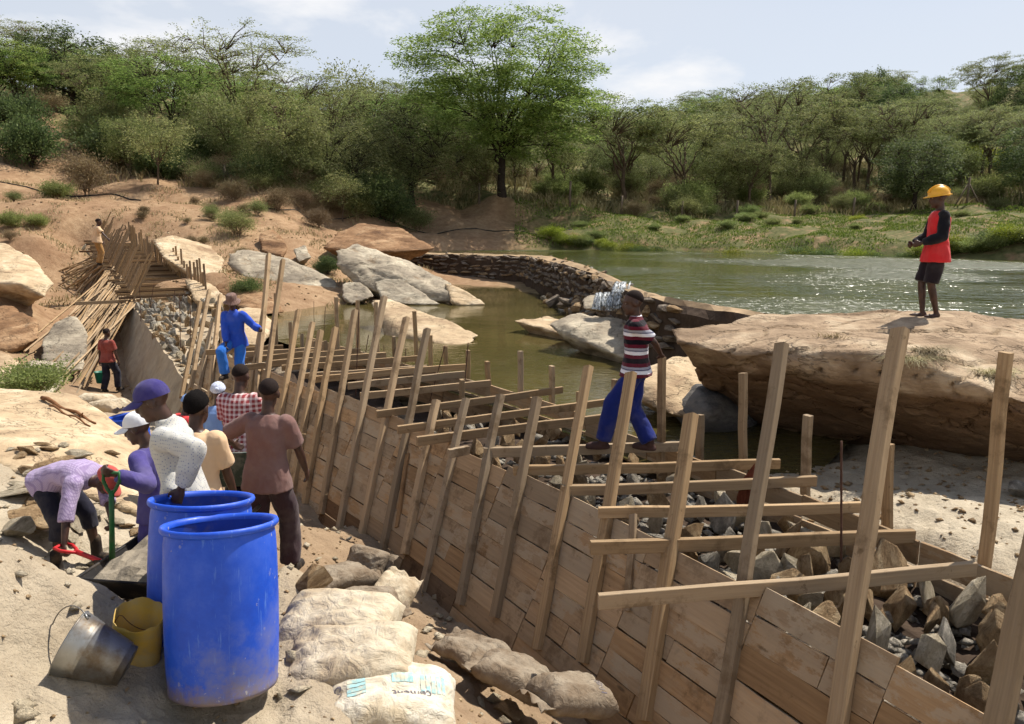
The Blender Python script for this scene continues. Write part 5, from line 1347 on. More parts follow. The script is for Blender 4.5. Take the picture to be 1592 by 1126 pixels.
    # legs
    for i, (hp, s_) in enumerate(((hipR, 1), (hipL, -1))):
        kn, an = ik(hp, feet[i], .425, .42, Vector(knees) + Vector((.15 * s_, 0, 0)))
        body.limb([hp, hp.lerp(kn, .5), kn], [.085, .072, .052], 12); body.limb([kn, kn.lerp(an, .3), an], [.052, .053, .032], 12)
        fdir = Vector((.18 * s_, 1, 0)).normalized()
        sole = an - ez * .05
        if leg == 'long':
            tr.limb([hp, hp.lerp(kn, .5), kn], [.098, .102, .092], 14); c = kn.lerp(an, .97); tr.limb([kn, kn.lerp(an, .5), c], [.092, .090, .086], 14, flat_end=True)
        else:
            tr.limb([hp, hp.lerp(kn, .5), hp.lerp(kn, 1.0)], [.098, .104, .102], 14, flat_end=True) if leg == 'shorts' else (tr.limb([hp, hp.lerp(kn, .5), kn], [.104, .09, .078], 14), tr.limb([kn, kn.lerp(an, .35)], [.078, .074], 14, flat_end=True))
        body.limb([an, an + Vector((0, 0, -.045)) - fdir * .03], [.034, .034], 10)
        body.ell(sole + fdir * .055 - ez * .004, .043, .115, .030, rotz(-.18 * s_), 12, 8)
        if shoe:
            so = Soup(); so.limb([an + ez * (.14 if shoe == 'boot' else .02), an - ez * .03], [.052 if shoe == 'boot' else .05, .054], 12, True)
            so.ell(sole + fdir * .06, .052, .138, .046, rotz(-.18 * s_), 14, 9)
            so.loft([(sole + fdir * .06 - ez * .035, Vector((1, 0, 0)), fdir, .05, .13), (sole + fdir * .06 - ez * .012, Vector((1, 0, 0)), fdir, .054, .138)])
            so.build('shoe', max(vox, .011), M[shoe], root, 2)
        else:
            so = Soup(); so.loft([(sole + fdir * .05 - ez * .044, Vector((1, 0, 0)), fdir, .044, .125), (sole + fdir * .05 - ez * .028, Vector((1, 0, 0)), fdir, .046, .128)])
            so.limb([sole + fdir * .09 + Vector((-.045, 0, -.02)), sole + fdir * .09 + Vector((0, 0, .03)), sole + fdir * .09 + Vector((.045, 0, -.02))], [.010, .012, .010], 8)
            so.build('sandal', .009, M['boot'], root, 1)
    body.build('body', vox, M['skin'], root, 3)
    seed = len(label)
    sh.build('shirt', max(vox, .012), M[shirt], root, 4, .011, 8., seed)
    if sleeve_mat:
        for j in (0, 1): sl2[j].build('sleeve', max(vox, .012), M[sleeve_mat], root, 4, .009, 10., seed)
    tr.build('trousers' if leg != 'shorts' else 'shorts', max(vox, .013), M[trousers], root, 4, .012, 8., seed + 1)
    # hair and hats
    def dome(name, mat, rx, ry, rz_, c, z0=-.3, n=28, m=10, noise=0.):
        V, F = [], []
        for i in range(m + 1):
            for kk in range(n):
                b = 2 * math.pi * kk / n; a = (math.pi / 2 - .05 + ((.02 if z0 > -.5 else .30) - .62 * math.sin(b) if z0 < 0 else .12 - .16 * math.sin(b))) * (1 - i / m)
                w = 1 + (noise * float(perlin([(math.cos(b) * 5, math.sin(b) * 5, i * 1.1)])[0]) if noise else 0)
                w *= .9 if (i == 0 and z0 < 0) else 1
                V.append(H(c[0] + rx * w * math.sin(a) * math.cos(b), c[1] + ry * w * math.sin(a) * math.sin(b), c[2] + rz_ * w * math.cos(a)))
        for i in range(m):
            for kk in range(n): F.append((i * n + kk, i * n + (kk + 1) % n, (i + 1) * n + (kk + 1) % n, (i + 1) * n + kk))
        return V, F
    if hair and not hat:
        V, F = dome('hair', 'hair', .0765, .0985, .0905, (0, -.010, .031), -.3, noise=.0)
        if hair == 'thick': V, F = dome('hair', 'hair', .082, .104, .100, (0, -.012, .030), -1., noise=.10)
        obj('hair', new_mesh('hair', V, F, True), M['hair' if hair == 'thick' else 'cropped'], root)
    if hat:
        kind, hm = hat[0], M[hat[1]]
        if kind == 'cap':
            V, F = dome('cap', hm, .0825, .105, .100, (0, -.010, .028), 0., noise=.03); c_ = obj('cap', new_mesh('cap', V, F, True), hm, root)
            bs = Soup(); bs.add(*brim(H, .080, .085, .062)); obj('brim', new_mesh('brim', bs.V, bs.F, True), M[hat[2]] if len(hat) > 2 else hm, c_)
        elif kind == 'helmet':
            V, F = dome('helmet', hm, .104, .128, .118, (0, -.005, .036), 0.); c_ = obj('hard_hat', new_mesh('hard_hat', V, F, True), hm, root)
            V, F = [], []
            for (q, z) in ((.99, .052), (1.0, .036), (1.18, .030), (1.18, .022), (.98, .028)):
                for kk in range(32):
                    b = 2 * math.pi * kk / 32; ext = 1 + (.22 * max(0, math.sin(b)) ** 3 if q > 1.1 else 0)
                    V.append(H(.104 * q * math.cos(b), -.005 + .128 * q * ext * math.sin(b), z + (0 if q < 1.1 else -.008 * max(0, math.sin(b)))))
            for i in range(4):
                for kk in range(32): F.append((i * 32 + kk, i * 32 + (kk + 1) % 32, (i + 1) * 32 + (kk + 1) % 32, (i + 1) * 32 + kk))
            obj('brim', new_mesh('brim', V, F, True), hm, c_)
            for xo in (-.03, 0, .03):
                pts = [H(xo, -.005 + .130 * math.cos(a), .036 + (.120 if xo == 0 else .114) * math.sin(a)) for a in np.linspace(.35, 2.8, 14)]
                tube('ridge', pts, .008, hm, c_, 6)
        elif kind == 'bucket':
            V, F = [], []
            for (q, z) in ((.05, .150), (.75, .146), (.95, .13), (1.0, .06), (1.03, .045), (1.55, .012), (1.57, .005), (1.0, .038)):
                for kk in range(28):
                    b = 2 * math.pi * kk / 28; w = 1 + .04 * float(perlin([(math.cos(b) * 2, math.sin(b) * 2, q * 3)])[0]) * (q > 1.2)
                    V.append(H(.088 * q * w * math.cos(b), -.006 + .106 * q * w * math.sin(b), z + .012 * math.sin(b * 2) * (q > 1.2)))
            for i in range(7):
                for kk in range(28): F.append((i * 28 + kk, i * 28 + (kk + 1) % 28, (i + 1) * 28 + (kk + 1) % 28, (i + 1) * 28 + kk))
            obj('sun_hat', new_mesh('sun_hat', V, F, True), hm, root)
        elif kind == 'scarf':
            V, F = dome('scarf', hm, .094, .114, .108, (0, -.014, .034), -.3, noise=.10); sc_ = obj('head_scarf', new_mesh('head_scarf', V, F, True), hm, root)
            kt = Soup(); kt.ell(H(0, -.12, .03), .035, .03, .03, Rh); obj('knot', new_mesh('knot', kt.V, kt.F, True), hm, sc_)
    return root
def brim(H, w, L, z):
    """a cap's peak: a curved tongue with some thickness"""
    V, F = [], []; n, m = 14, 5
    for lay in (0, -.006):
        for j in range(m + 1):
            for i in range(n + 1):
                a = -1.25 + 2.5 * i / n; t = j / m
                x = w * math.sin(a) * (1 + .05 * t); y = .092 * math.cos(a) + t * L * max(0, math.cos(a)) ** .6
                V.append(H(x, y, z - .02 - .022 * abs(math.sin(a)) ** 2 - .018 * t + lay))
    N_ = (m + 1) * (n + 1)
    for j in range(m):
        for i in range(n):
            a = j * (n + 1) + i; F.append((a, a + 1, a + n + 2, a + n + 1)); F.append((N_ + a, N_ + a + n + 1, N_ + a + n + 2, N_ + a + 1))
    for i in range(n): a = m * (n + 1) + i; F.append((a, a + 1, N_ + a + 1, N_ + a))
    return V, F
C_ = mat_cloth
M['c_red'] = C_('c_red', lin(206, 48, 52), wear=.1); M['c_black'] = C_('c_black', lin(26, 26, 32), wear=.08); M['c_shorts'] = C_('c_shorts', lin(38, 32, 36), wear=.1)
M['c_stripes'] = C_('c_stripes', lin(224, 222, 228), 'stripes', lin(92, 26, 42), lin(150, 150, 160), wear=.08); M['c_navy'] = C_('c_navy', lin(28, 40, 104), wear=.12)
M['c_dots'] = C_('c_dots', lin(192, 190, 182), 'dots', lin(92, 104, 138), wear=.08); M['c_purple'] = C_('c_purple', lin(74, 66, 128), wear=.15); M['c_lilac'] = C_('c_lilac', lin(176, 160, 190), 'check', lin(148, 130, 166), wear=.12)
M['c_dark'] = C_('c_dark', lin(36, 36, 48), wear=.12); M['c_cap_red'] = C_('c_cap_red', lin(188, 84, 76), wear=.2); M['c_cap_purple'] = C_('c_cap_purple', lin(58, 52, 112), wear=.15); M['c_white'] = C_('c_white', lin(226, 226, 228), wear=.08)
M['c_beige'] = C_('c_beige', lin(214, 180, 142), wear=.12); M['c_ochre'] = C_('c_ochre', lin(160, 120, 70), wear=.15); M['c_plaid'] = C_('c_plaid', lin(222, 200, 196), 'plaid', lin(140, 52, 56), wear=.1)
M['c_brown'] = C_('c_brown', lin(118, 88, 82), wear=.16); M['c_maroon'] = C_('c_maroon', lin(58, 42, 46), wear=.15); M['c_blue'] = C_('c_blue', lin(44, 80, 184), wear=.14); M['c_blue2'] = C_('c_blue2', lin(44, 106, 190), wear=.14)
M['c_hat'] = C_('c_hat', lin(132, 104, 92), 'check', lin(96, 72, 66), wear=.15); M['c_brick'] = C_('c_brick', lin(140, 64, 54), wear=.15, dirt=lin(96, 44, 40)); M['c_scarf'] = C_('c_scarf', lin(200, 206, 224), 'dots', lin(40, 50, 92), wear=.1); M['c_lightblue'] = C_('c_lightblue', lin(120, 150, 200), wear=.12)
M['helmet'] = mat_plain('helmet', lin(232, 172, 40), .35, .5, .05, 6, dirt=lin(200, 140, 40), dirt_amt=.2)
deg = math.radians
def gp(u, d, dz=0.): p = base_at(u, d); p.z += dz; return p
# boy on the big rock
b = hit_px(big_rock, 1446, 492) or at_d(1446, 492, 9.6)
boy = person('boy in yellow hard hat and red shirt standing on the boulder', b + Vector((0, 0, -.012)), deg(82), 1.52 * (b.y / 9.6), head=(.12, 0, 0), lean=.0, hands=[(.10, .27, 1.02), (-.13, .24, 1.03)], curl=(.9, .9),
    elbows=[(.6, -.8, -.4), (-.5, -1, -.5)], shirt='c_red', trousers='c_shorts', sleeves='long', sleeve_mat='c_black', leg='shorts', shoe=None, hat=('helmet', 'helmet'), build=.92, feet=[(.05, .09, .075), (-.06, -.05, .075)], vox=.011, hem=.10)
# man in stripes on the beams
p1 = at_z(994, 694, 2.62)
person('man in striped polo shirt standing on the cross beams', p1, deg(76), 1.70, pelvis=(0.02, .06, .87), lean=.04, head=(.10, .35, .0), hands=[(.25, .12, .84), (-.26, -.06, 1.0)], elbows=[(.4, -.8, 0), (-.7, -.9, 0)],
    world_hands=[None, at_d(1027, 551, 8.28)], world_feet=[at_z(1010, 688, 2.70), at_z(938, 686, 2.70)], shirt='c_stripes', trousers='c_navy', sleeves='short', shoe='shoe_brown', hair=True, collar=True, vox=.011)
# the mixing crew
old = person('old man in dotted white shirt and purple cap reaching into a drum', gp(290, 4.95), deg(100), 1.70, pelvis=(.0, -.06, .93), lean=.20, twist=.0, head=(.34, .05, 0), hands=[(.22, .3, .85), (-.2, .25, 1.0)], elbows=[(.6, -.8, 0), (-.55, -1., .1)],
    world_hands=[at_d(262, 800, 4.62), at_d(282, 758, 4.62)], curl=(.4, .9), shirt='c_dots', trousers='c_dark', sleeves='long', hat=('cap', 'c_cap_purple'), collar=True, vox=.009)
person('man in purple overalls and white cap resting a hand on a green shovel', gp(262, 5.75), deg(84), 1.58, lean=.16, head=(.3, .15, 0), hands=[(.25, .2, .85), (-.2, .4, 1.1)], elbows=[(.5, -.8, -.3), (-.5, -.6, -.7)],
    world_hands=[None, at_d(180, 738, 5.3)], curl=(.5, 1.2), shirt='c_purple', trousers='c_purple', sleeves='long', hat=('cap', 'c_white', 'c_white'), vox=.010)
pb = gp(118, 6.0)
person('bending man in lilac checked shirt and red cap digging', pb, deg(-108), 1.46, pelvis=(0, -.18, .86), lean=1.85, head=(.55, 0, 0), world_hands=[at_d(99, 850, 5.55), at_d(188, 880, 5.5)], curl=(1.1, 1.1), elbows=[(.9, .2, -.2), (-.9, .3, -.2)],
    feet=[(.2, .0, .085), (-.2, .06, .085)], shirt='c_lilac', trousers='c_dark', sleeves='rolled', leg='rolled', hat=('cap', 'c_cap_red'), vox=.010)
person('man in beige t-shirt seen from behind beside the drums', gp(322, 5.9), deg(-8), 1.74, lean=.06, head=(.12, -.05, 0), hands=[(.2, .2, .85), (-.2, .22, .86)], shirt='c_beige', trousers='c_ochre', sleeves='short', hair='thick', vox=.011)
person('man in brown t-shirt seen from behind holding a wheelbarrow', gp(424, 6.45), deg(-6), 1.72, lean=.10, side=.05, head=(.15, .2, 0), hands=[(.25, .25, .9), (-.3, .3, 1.0)], elbows=[(.7, -.6, -.2), (-.8, -.4, -.4)], world_hands=[None, at_d(362, 690, 6.75)],
    shirt='c_brown', trousers='c_maroon', sleeves='short', vox=.011, hem=.06, feet=[(.13, .1, .085), (-.14, -.08, .085)])
person('man in red checked shirt beyond the wheelbarrow', gp(382, 7.7), deg(-4), 1.68, lean=.12, head=(.25, 0, 0), hands=[(.2, .25, .9), (-.2, .25, .9)], shirt='c_plaid', trousers='c_dark', sleeves='short', vox=.013, hem=.05)
person('worker in red top and blue cap half hidden behind the crew', gp(288, 7.5), deg(-40), 1.24, lean=.25, head=(.3, 0, 0), shirt='c_red', trousers='c_dark', sleeves='short', hat=('cap', 'c_lightblue'), vox=.014)
person('woman in dark patterned head scarf beyond the crew', gp(348, 8.9), deg(10), 1.48, lean=.2, head=(.3, 0, 0), shirt='c_lightblue', trousers='c_dark', sleeves='short', hat=('scarf', 'c_scarf'), vox=.014)
# man in blue on the formwork
pm = at_d(370, 600, 13.4)
person('man in blue overalls and sun hat stepping up on the formwork', pm, deg(178), 1.62, pelvis=(0, -.05, .86), lean=.12, head=(.2, .1, 0), world_hands=[at_d(352, 549, 13.1), at_d(404, 512, 13.3)], curl=(.5, 1.1), elbows=[(.8, -.6, -.3), (-.4, -.4, -.8)],
    feet=[(.10, .30, .28), (-.10, .02, .085)], shirt='c_blue', trousers='c_blue2', sleeves='long', hat=('bucket', 'c_hat'), collar=True, vox=.014, hem=.06)
# man with the bucket
pk = gp(172, 19.3)
bm_ = person('man in brick red shirt walking away with a green bucket', pk, deg(-14), 1.58, lean=.05, hands=[(.27, .1, .80), (-.30, .02, .80)], shirt='c_brick', trousers='c_dark', sleeves='short', feet=[(.10, .18, .10), (-.10, -.12, .085)], vox=.018)
# far worker up on the dam
pf = at_d(153, 395, 30.0); pf.z = 3.5
person('worker in beige clothes at the top end of the far formwork', pf, deg(-50), 1.72, lean=.15, hands=[(.55, .25, 1.0), (-.2, .2, .9)], shirt='c_beige', trousers='c_ochre', sleeves='short', vox=.02)
# ------------------------------------------------------------------ drums, pails, tools, sacks, small things
def mat_drum():
    t = NT('drum_blue'); P = t.coord('Object'); z = t.sep(P)[2]
    n = t.noise(P, 3., 6, .7); n2 = t.noise(P, 11., 5, .7)
    c = t.mix(t.rng(n, .3, .7), lin(18, 66, 178), lin(34, 92, 214))
    dust = t.math('MULTIPLY', t.rng(n, .46, .62), t.rng(z, 0., .62, .75, .12))
    c = t.mix(dust, c, lin(120, 116, 122))
    low = t.math('MULTIPLY', t.rng(t.math('ADD', z, t.math('MULTIPLY', t.math('SUBTRACT', n2, .5), .3)), .02, .12, 1, 0), .85)
    c = t.mix(low, c, lin(124, 108, 90))
    sc_ = t.noise(t.mapv(P, (16, 16, 1.6)), 2.2, 4, .7); c = t.mix(t.rng(sc_, .60, .68, 0, .45), c, lin(104, 140, 206))
    sp_ = t.noise(P, 22., 3, .6); c = t.mix(t.math('MULTIPLY', t.rng(sp_, .66, .70), t.rng(t.noise(P, 2.2, 2, .5), .48, .6, 0, .8)), c, lin(170, 164, 154))
    t.col(c).rough(t.rng(n2, .3, .7, .38, .62)).spec(.4); t.bump(n2, .002, .5)
    return t.m
M['drum'] = mat_drum()
M['drum_in'] = mat_plain('drum_in', lin(20, 60, 160), .5, .3, .15, 5, dirt=lin(110, 104, 100))
M['slurry'] = mat_plain('slurry', lin(150, 136, 116), .3, .4, .15, 6, .01)
def drum(label, loc, tilt, rz=0., fill=.62):
    R, Hh = .29, .92
    root = empty('plastic_drum', loc); root.rotation_euler = (tilt[0], tilt[1], rz); tag(root, label, 'drum', None)
    sq = lambda v: (v[0] * 1.02, v[1] * .98, v[2])
    prof = [(.262, .0), (.279, .012), (.283, .03), (.279, .045), (.286, .12), (.292, .28), (.294, .5), (.292, .7), (.287, .82), (.278, .875)]
    obj('body', lathe_mesh('body', prof, 56, True, sq), M['drum'], root)
    inner = [(.270, .875), (.281, .80), (.286, .6), (.286, fill - .03)]
    V, Fc = [], []; n = 56
    me = lathe_mesh('liner', inner, n, True, sq); bm = bmesh.new(); bm.from_mesh(me); bmesh.ops.delete(bm, geom=[f for f in bm.faces if len(f.verts) > 4], context='FACES'); bm.to_mesh(me); bm.free()
    li = obj('liner', me, M['drum_in'], root)
    rim = [(.276, .872), (.292, .868), (.301, .878), (.303, .892), (.298, .904), (.288, .906), (.277, .900), (.268, .886), (.269, .872)]
    wob = lambda v: (v[0] * (1.02 + .012 * math.sin(2 * math.atan2(v[1], v[0]))), v[1] * .98, v[2] + .003 * math.sin(2 * math.atan2(v[1], v[0]) + 1))
    me = lathe_mesh('rim', rim, n, True, wob); bm = bmesh.new(); bm.from_mesh(me); bmesh.ops.delete(bm, geom=[f for f in bm.faces if len(f.verts) > 4], context='FACES'); bm.to_mesh(me); bm.free()
    obj('rim', me, M['drum'], root)
    bead = [(.283, .845), (.295, .85), (.283, .857)]
    me = lathe_mesh('contents', [(.284, fill), (.15, fill + .01), (.001, fill + .012)], n, True); obj('contents', me, M['slurry'], root)
    return root
def sit(u, v, d): p = at_d(u, v, d); return p
d1 = sit(348, 1066, 3.86); drum('nearest blue plastic drum with dusty scuffed side', d1 + Vector((0, 0, -.01)), (-.19, -.03))
d2 = Vector((-1.92, 4.36, 0)); d2.z = d1.z - .05; drum('blue plastic drum behind the nearest one, a hand reaching in', d2, (-.18, .02), 0.)
d3 = at_d(202, 648, 11.5); d3.z -= .90; drum('blue plastic drum standing behind the bedrock slab', d3, (-.04, .03), 2.)
# galvanised pail lying tilted
M['zinc'] = mat_plain('zinc', lin(150, 150, 146), .42, .5, .2, 6, .003, .75, dirt=lin(112, 96, 74), dirt_amt=.85)
M['wire'] = mat_plain('wire', lin(130, 126, 120), .5, .5, .1, 6, 0, .6)
pail = empty('metal_pail', at_d(192, 1052, 3.72)); tag(pail, 'dented galvanised pail tipped over beside the yellow can', 'pail')
prof = [(.098, .0), (.102, .03), (.104, .03), (.112, .075), (.138, .20), (.142, .205), (.142, .215), (.146, .222), (.146, .232), (.150, .24), (.160, .30), (.163, .305), (.164, .298), (.157, .295), (.108, .03), (.09, .02)]
obj('body', lathe_mesh('body', prof, 40, True, lambda v: (v[0] * 1.03, v[1] * .95, v[2])), M['zinc'], pail)
V = [(.165 * math.cos(a), .06 * 0 + .02, 0) for a in (0, 1)]
tube('handle', [(.168 * math.cos(a), .14 * math.sin(a), .292 + .15 * math.sin(a)) for a in np.linspace(0, math.pi, 18)], .0035, M['wire'], pail, 6)
for s_ in (1, -1): tube('ear', [(.160 * s_, -.015, .27), (.170 * s_, 0, .296), (.160 * s_, .015, .27)], .006, M['zinc'], pail, 6)
pail.rotation_euler = (deg(-6), deg(-62), deg(12)); pail.location = at_d(200, 1056, 3.74) + Vector((0, 0, .075)); pail.scale = (1.05,) * 3
# yellow can with its top cut off
t = NT('yellow_plastic'); P = t.coord('Object'); n_ = t.noise(P, 5., 6, .7)
t.col(t.mix(t.rng(n_, .36, .6, .25, .95), lin(206, 160, 24), lin(168, 146, 92))).rough(.55).spec(.35); t.bump(n_, .003, .5); M['yellow'] = t.m
can = empty('cut_can', at_d(209, 1036, 3.98)); tag(can, 'dusty yellow plastic can with its top cut off', 'can')
V, Fc = [], []; n = 44
rows_ = [(.118, 0, 0), (.128, .012, 0), (.130, .10, 0), (.126, .11, 0), (.130, .12, 0), (.130, .24, 0), (.130, .30, 1), (.126, .30, 1), (.125, .12, 0), (.118, .02, 0)]
for (rd, z, j) in rows_:
    for k in range(n):
        a = 2 * math.pi * k / n; ca, sa = math.cos(a), math.sin(a); q = 2 / 3.0
        x, y = math.copysign(abs(ca) ** q, ca) * rd, math.copysign(abs(sa) ** q, sa) * rd * .85
        zz = z + (j * (.045 * sa + .007 * math.sin(5 * a) + .006 * math.sin(9 * a)))
        V.append((x, y, zz))
for i in range(len(rows_) - 1):
    for k in range(n): Fc.append((i * n + k, i * n + (k + 1) % n, (i + 1) * n + (k + 1) % n, (i + 1) * n + k))
Fc.append(tuple(range(n - 1, -1, -1))); Fc.append(tuple(range((len(rows_) - 1) * n, len(rows_) * n)))
obj('body', new_mesh('body', V, Fc, True), M['yellow'], can)
tube('wire_handle', [(.13 * math.cos(a), .02, .30 - .10 * abs(math.sin(a * 1.3)) - .0 * a) for a in np.linspace(.3, 2.9, 14)], .0025, M['rust'], can, 5)
can.rotation_euler = (deg(-4), deg(9), deg(20))
# shovels
M['paint_green'] = mat_plain('paint_green', lin(30, 92, 44), .5, .35, .2, 12, .002, dirt=lin(90, 88, 70), dirt_amt=.4)
M['paint_red'] = mat_plain('paint_red', lin(186, 34, 38), .5, .35, .2, 12, .002, dirt=lin(150, 90, 80), dirt_amt=.3)
M['steel'] = mat_plain('steel', lin(90, 82, 74), .6, .4, .25, 10, .003, .4, dirt=lin(120, 100, 80))
def shovel(label, top, tip, mat, hint=(0, -1, 0)):
    top, tip = Vector(top), Vector(tip); L = (tip - top).length
    root = empty('shovel', top); tag(root, label, 'shovel')
    R_ = frame_of(top, tip, hint).to_4x4(); root.matrix_world = Matrix.Translation(top) @ R_
    tube('shaft', [(0, 0, .13), (0, 0, .4), (0, .0, L - .22)], [.019, .018, .021], M[mat], root, 10)
    h_ = tube('handle', [(0, 0, .16), (.03, 0, .12), (.058, 0, .06), (.055, 0, .0), (-.055, 0, .0), (-.058, 0, .06), (-.03, 0, .12), (0, 0, .16)], .013, M[mat], root, 8)
    V, Fc = [], []; n, m = 8, 7
    for lay in (0, .004):
        for j in range(m + 1):
            tt = j / m; w = .115 * (1 - .55 * max(0, tt - .55) ** 1.3 / .36)
            for i in range(n + 1):
                a = i / n * 2 - 1; V.append((a * w, lay + .035 * a * a - .02 * math.sin(tt * 3.1), L - .24 + .28 * tt))
    o = (m + 1) * (n + 1)
    for j in range(m):
        for i in range(n): a = j * (n + 1) + i; Fc.append((a, a + 1, a + n + 2, a + n + 1)); Fc.append((o + a, o + a + n + 1, o + a + n + 2, o + a + 1))
    obj('blade', new_mesh('blade', V, Fc, True), M['steel'], root)
    return root
shovel('green shovel standing upright under a resting hand', at_d(173, 735, 5.28), at_d(175, 920, 5.2), 'paint_green')
shovel('red handled shovel held low by the bending man', at_d(93, 848, 5.55), at_d(222, 898, 5.42), 'paint_red', (0, 0, 1))
# wheelbarrows
M['barrow_green'] = mat_plain('barrow_green', lin(38, 54, 46), .5, .35, .2, 8, .003, dirt=lin(130, 126, 116), dirt_amt=.6)
M['barrow_black'] = mat_plain('barrow_black', lin(34, 32, 32), .6, .3, .2, 8, .003, dirt=lin(110, 96, 80), dirt_amt=.5)
M['rubber'] = mat_plain('rubber', lin(28, 27, 27), .85, .2, .2, 20, .004)
def barrow(label, loc, rz, mat, load=None, s=1.0, pitch=0.):
    root = empty('wheelbarrow', loc, rz); root.rotation_euler = (pitch, 0, rz); root.scale = (s,) * 3; tag(root, label, 'wheelbarrow')
    bot = [(-.2, -.22, .36), (.2, -.22, .36), (.16, .32, .40), (-.16, .32, .40)]; top_ = [(-.33, -.44, .62), (.33, -.44, .62), (.27, .54, .64), (-.27, .54, .64)]
    V = bot + top_ + [tuple(x * .985 for x in v[:2]) + (v[2] + .012,) for v in bot] + [(v[0] * .975, v[1] * .975, v[2]) for v in top_]
    Fc = [(3, 2, 1, 0)] + [(i, (i + 1) % 4, 4 + (i + 1) % 4, 4 + i) for i in range(4)] + [(8, 9, 10, 11)] + [(8 + i, 12 + i, 12 + (i + 1) % 4, 8 + (i + 1) % 4) for i in range(4)] + [(4 + i, 4 + (i + 1) % 4, 12 + (i + 1) % 4, 12 + i) for i in range(4)]
    tray = obj('tray', new_mesh('tray', V, Fc), M[mat], root)
    tube('rolled_edge', [Vector(p) for p in top_ + [top_[0]]], .013, M[mat], tray, 8)
    for x in (-1, 1):
        tube('handle', [(.30 * x, -1.0, .62), (.28 * x, -.8, .58), (.20 * x, -.3, .34), (.12 * x, .35, .34), (.06 * x, .78, .20)], .017, M['steel'], root, 8)
        tube('leg', [(.22 * x, -.28, .35), (.25 * x, -.36, .0), (.25 * x, -.28, .0), (.20 * x, .0, .34)], .014, M['steel'], root, 8)
    w = empty('wheel', (0, .78, .19)); w.parent = root
    bpy.data.objects.remove(w)
    tyre = obj('wheel', lathe_mesh('wheel', [(.12, -.03), (.17, -.045), (.19, -.03), (.195, 0), (.19, .03), (.17, .045), (.12, .03)], 28), M['rubber'], root, (0, .78, .19), (0, math.pi / 2, 0))
    obj('rim', lathe_mesh('rim', [(.03, -.05), (.03, -.02), (.12, -.015), (.125, .0), (.12, .015), (.03, .02), (.03, .05)], 20), M['steel'], tyre)
    if load:
        co = []; n = 14
        V, Fc = [], []
        for j in range(n + 1):
            for i in range(n + 1):
                x, y = -.30 + .6 * i / n, -.40 + .88 * j / n; e = min(1, 4 * min(i, n - i, j, n - j) / n)
                V.append((x * .92, y * .95, .57 + .14 * e * (1 - (x / .4) ** 2) + .05 * float(fbm([(x * 6, y * 6, 1)], 3)[0])))
        for j in range(n):
            for i in range(n): a = j * (n + 1) + i; Fc.append((a, a + 1, a + n + 2, a + n + 1))
        obj('load', new_mesh('load', V, Fc), M[load], root)
    return root
M['mortar'] = mat_plain('mortar', lin(142, 132, 116), .95, .1, .25, 9, .03)
g = gp(258, 5.38); barrow('black wheelbarrow heaped with sand behind the drums', g, deg(172), 'barrow_black', 'mortar')
g = gp(366, 7.35); barrow('dark green wheelbarrow tipped forward among the crew', g + Vector((0, 0, .1)), deg(8), 'barrow_green', None, 1.1, deg(-24))
# the green bucket carried below the finished wall
M['bucket_green'] = mat_plain('bucket_green', lin(20, 104, 84), .5, .35, .1, 8)
hb = pk + Matrix.Rotation(deg(-14), 3, 'Z') @ Vector((-.30, .04, .74)) * (1.58 / 1.7)
bk = empty('bucket', hb - Vector((0, 0, .46))); tag(bk, 'green plastic bucket in the hand of the man walking away', 'bucket')
obj('body', lathe_mesh('body', [(.115, 0), (.12, .01), (.15, .27), (.16, .275), (.16, .29), (.148, .29), (.115, .02)], 28), M['bucket_green'], bk)
tube('handle', [(.155 * math.cos(a), 0, .28 + .16 * math.sin(a)) for a in np.linspace(0, math.pi, 14)], .005, M['wire'], bk, 6)
# ------------------------------------------------------------------ cement sacks
def mat_sack(name, c, dirt):
    t = NT(name); P = t.coord('Object'); n = t.noise(P, 4., 6, .68)
    c_ = t.mix(t.rng(n, .38, .62, .1, .95), c, dirt)
    t.col(c_).rough(.9).spec(.15); t.bump(t.noise(t.mapv(P, (1, 1, 1)), 9., 4, .6, 1.5), .035, .7); t.bump(t.noise(P, 40., 4, .65), .006, .7)
    return t.m
M['sack'] = mat_sack('sack', lin(198, 186, 162), lin(164, 146, 120)); M['sack_dark'] = mat_sack('sack_dark', lin(150, 138, 120), lin(112, 96, 78)); M['sack_pale'] = mat_sack('sack_pale', lin(216, 210, 194), lin(182, 166, 138))
M['ink_teal'] = mat_plain('ink_teal', lin(150, 186, 184), .9, .1, .25, 14, dirt=lin(206, 194, 166), dirt_amt=1.)
M['ink_grey'] = mat_plain('ink_grey', lin(104, 98, 104), .9, .1, .25, 20, dirt=lin(190, 176, 150), dirt_amt=.7)
SACK_B = {}
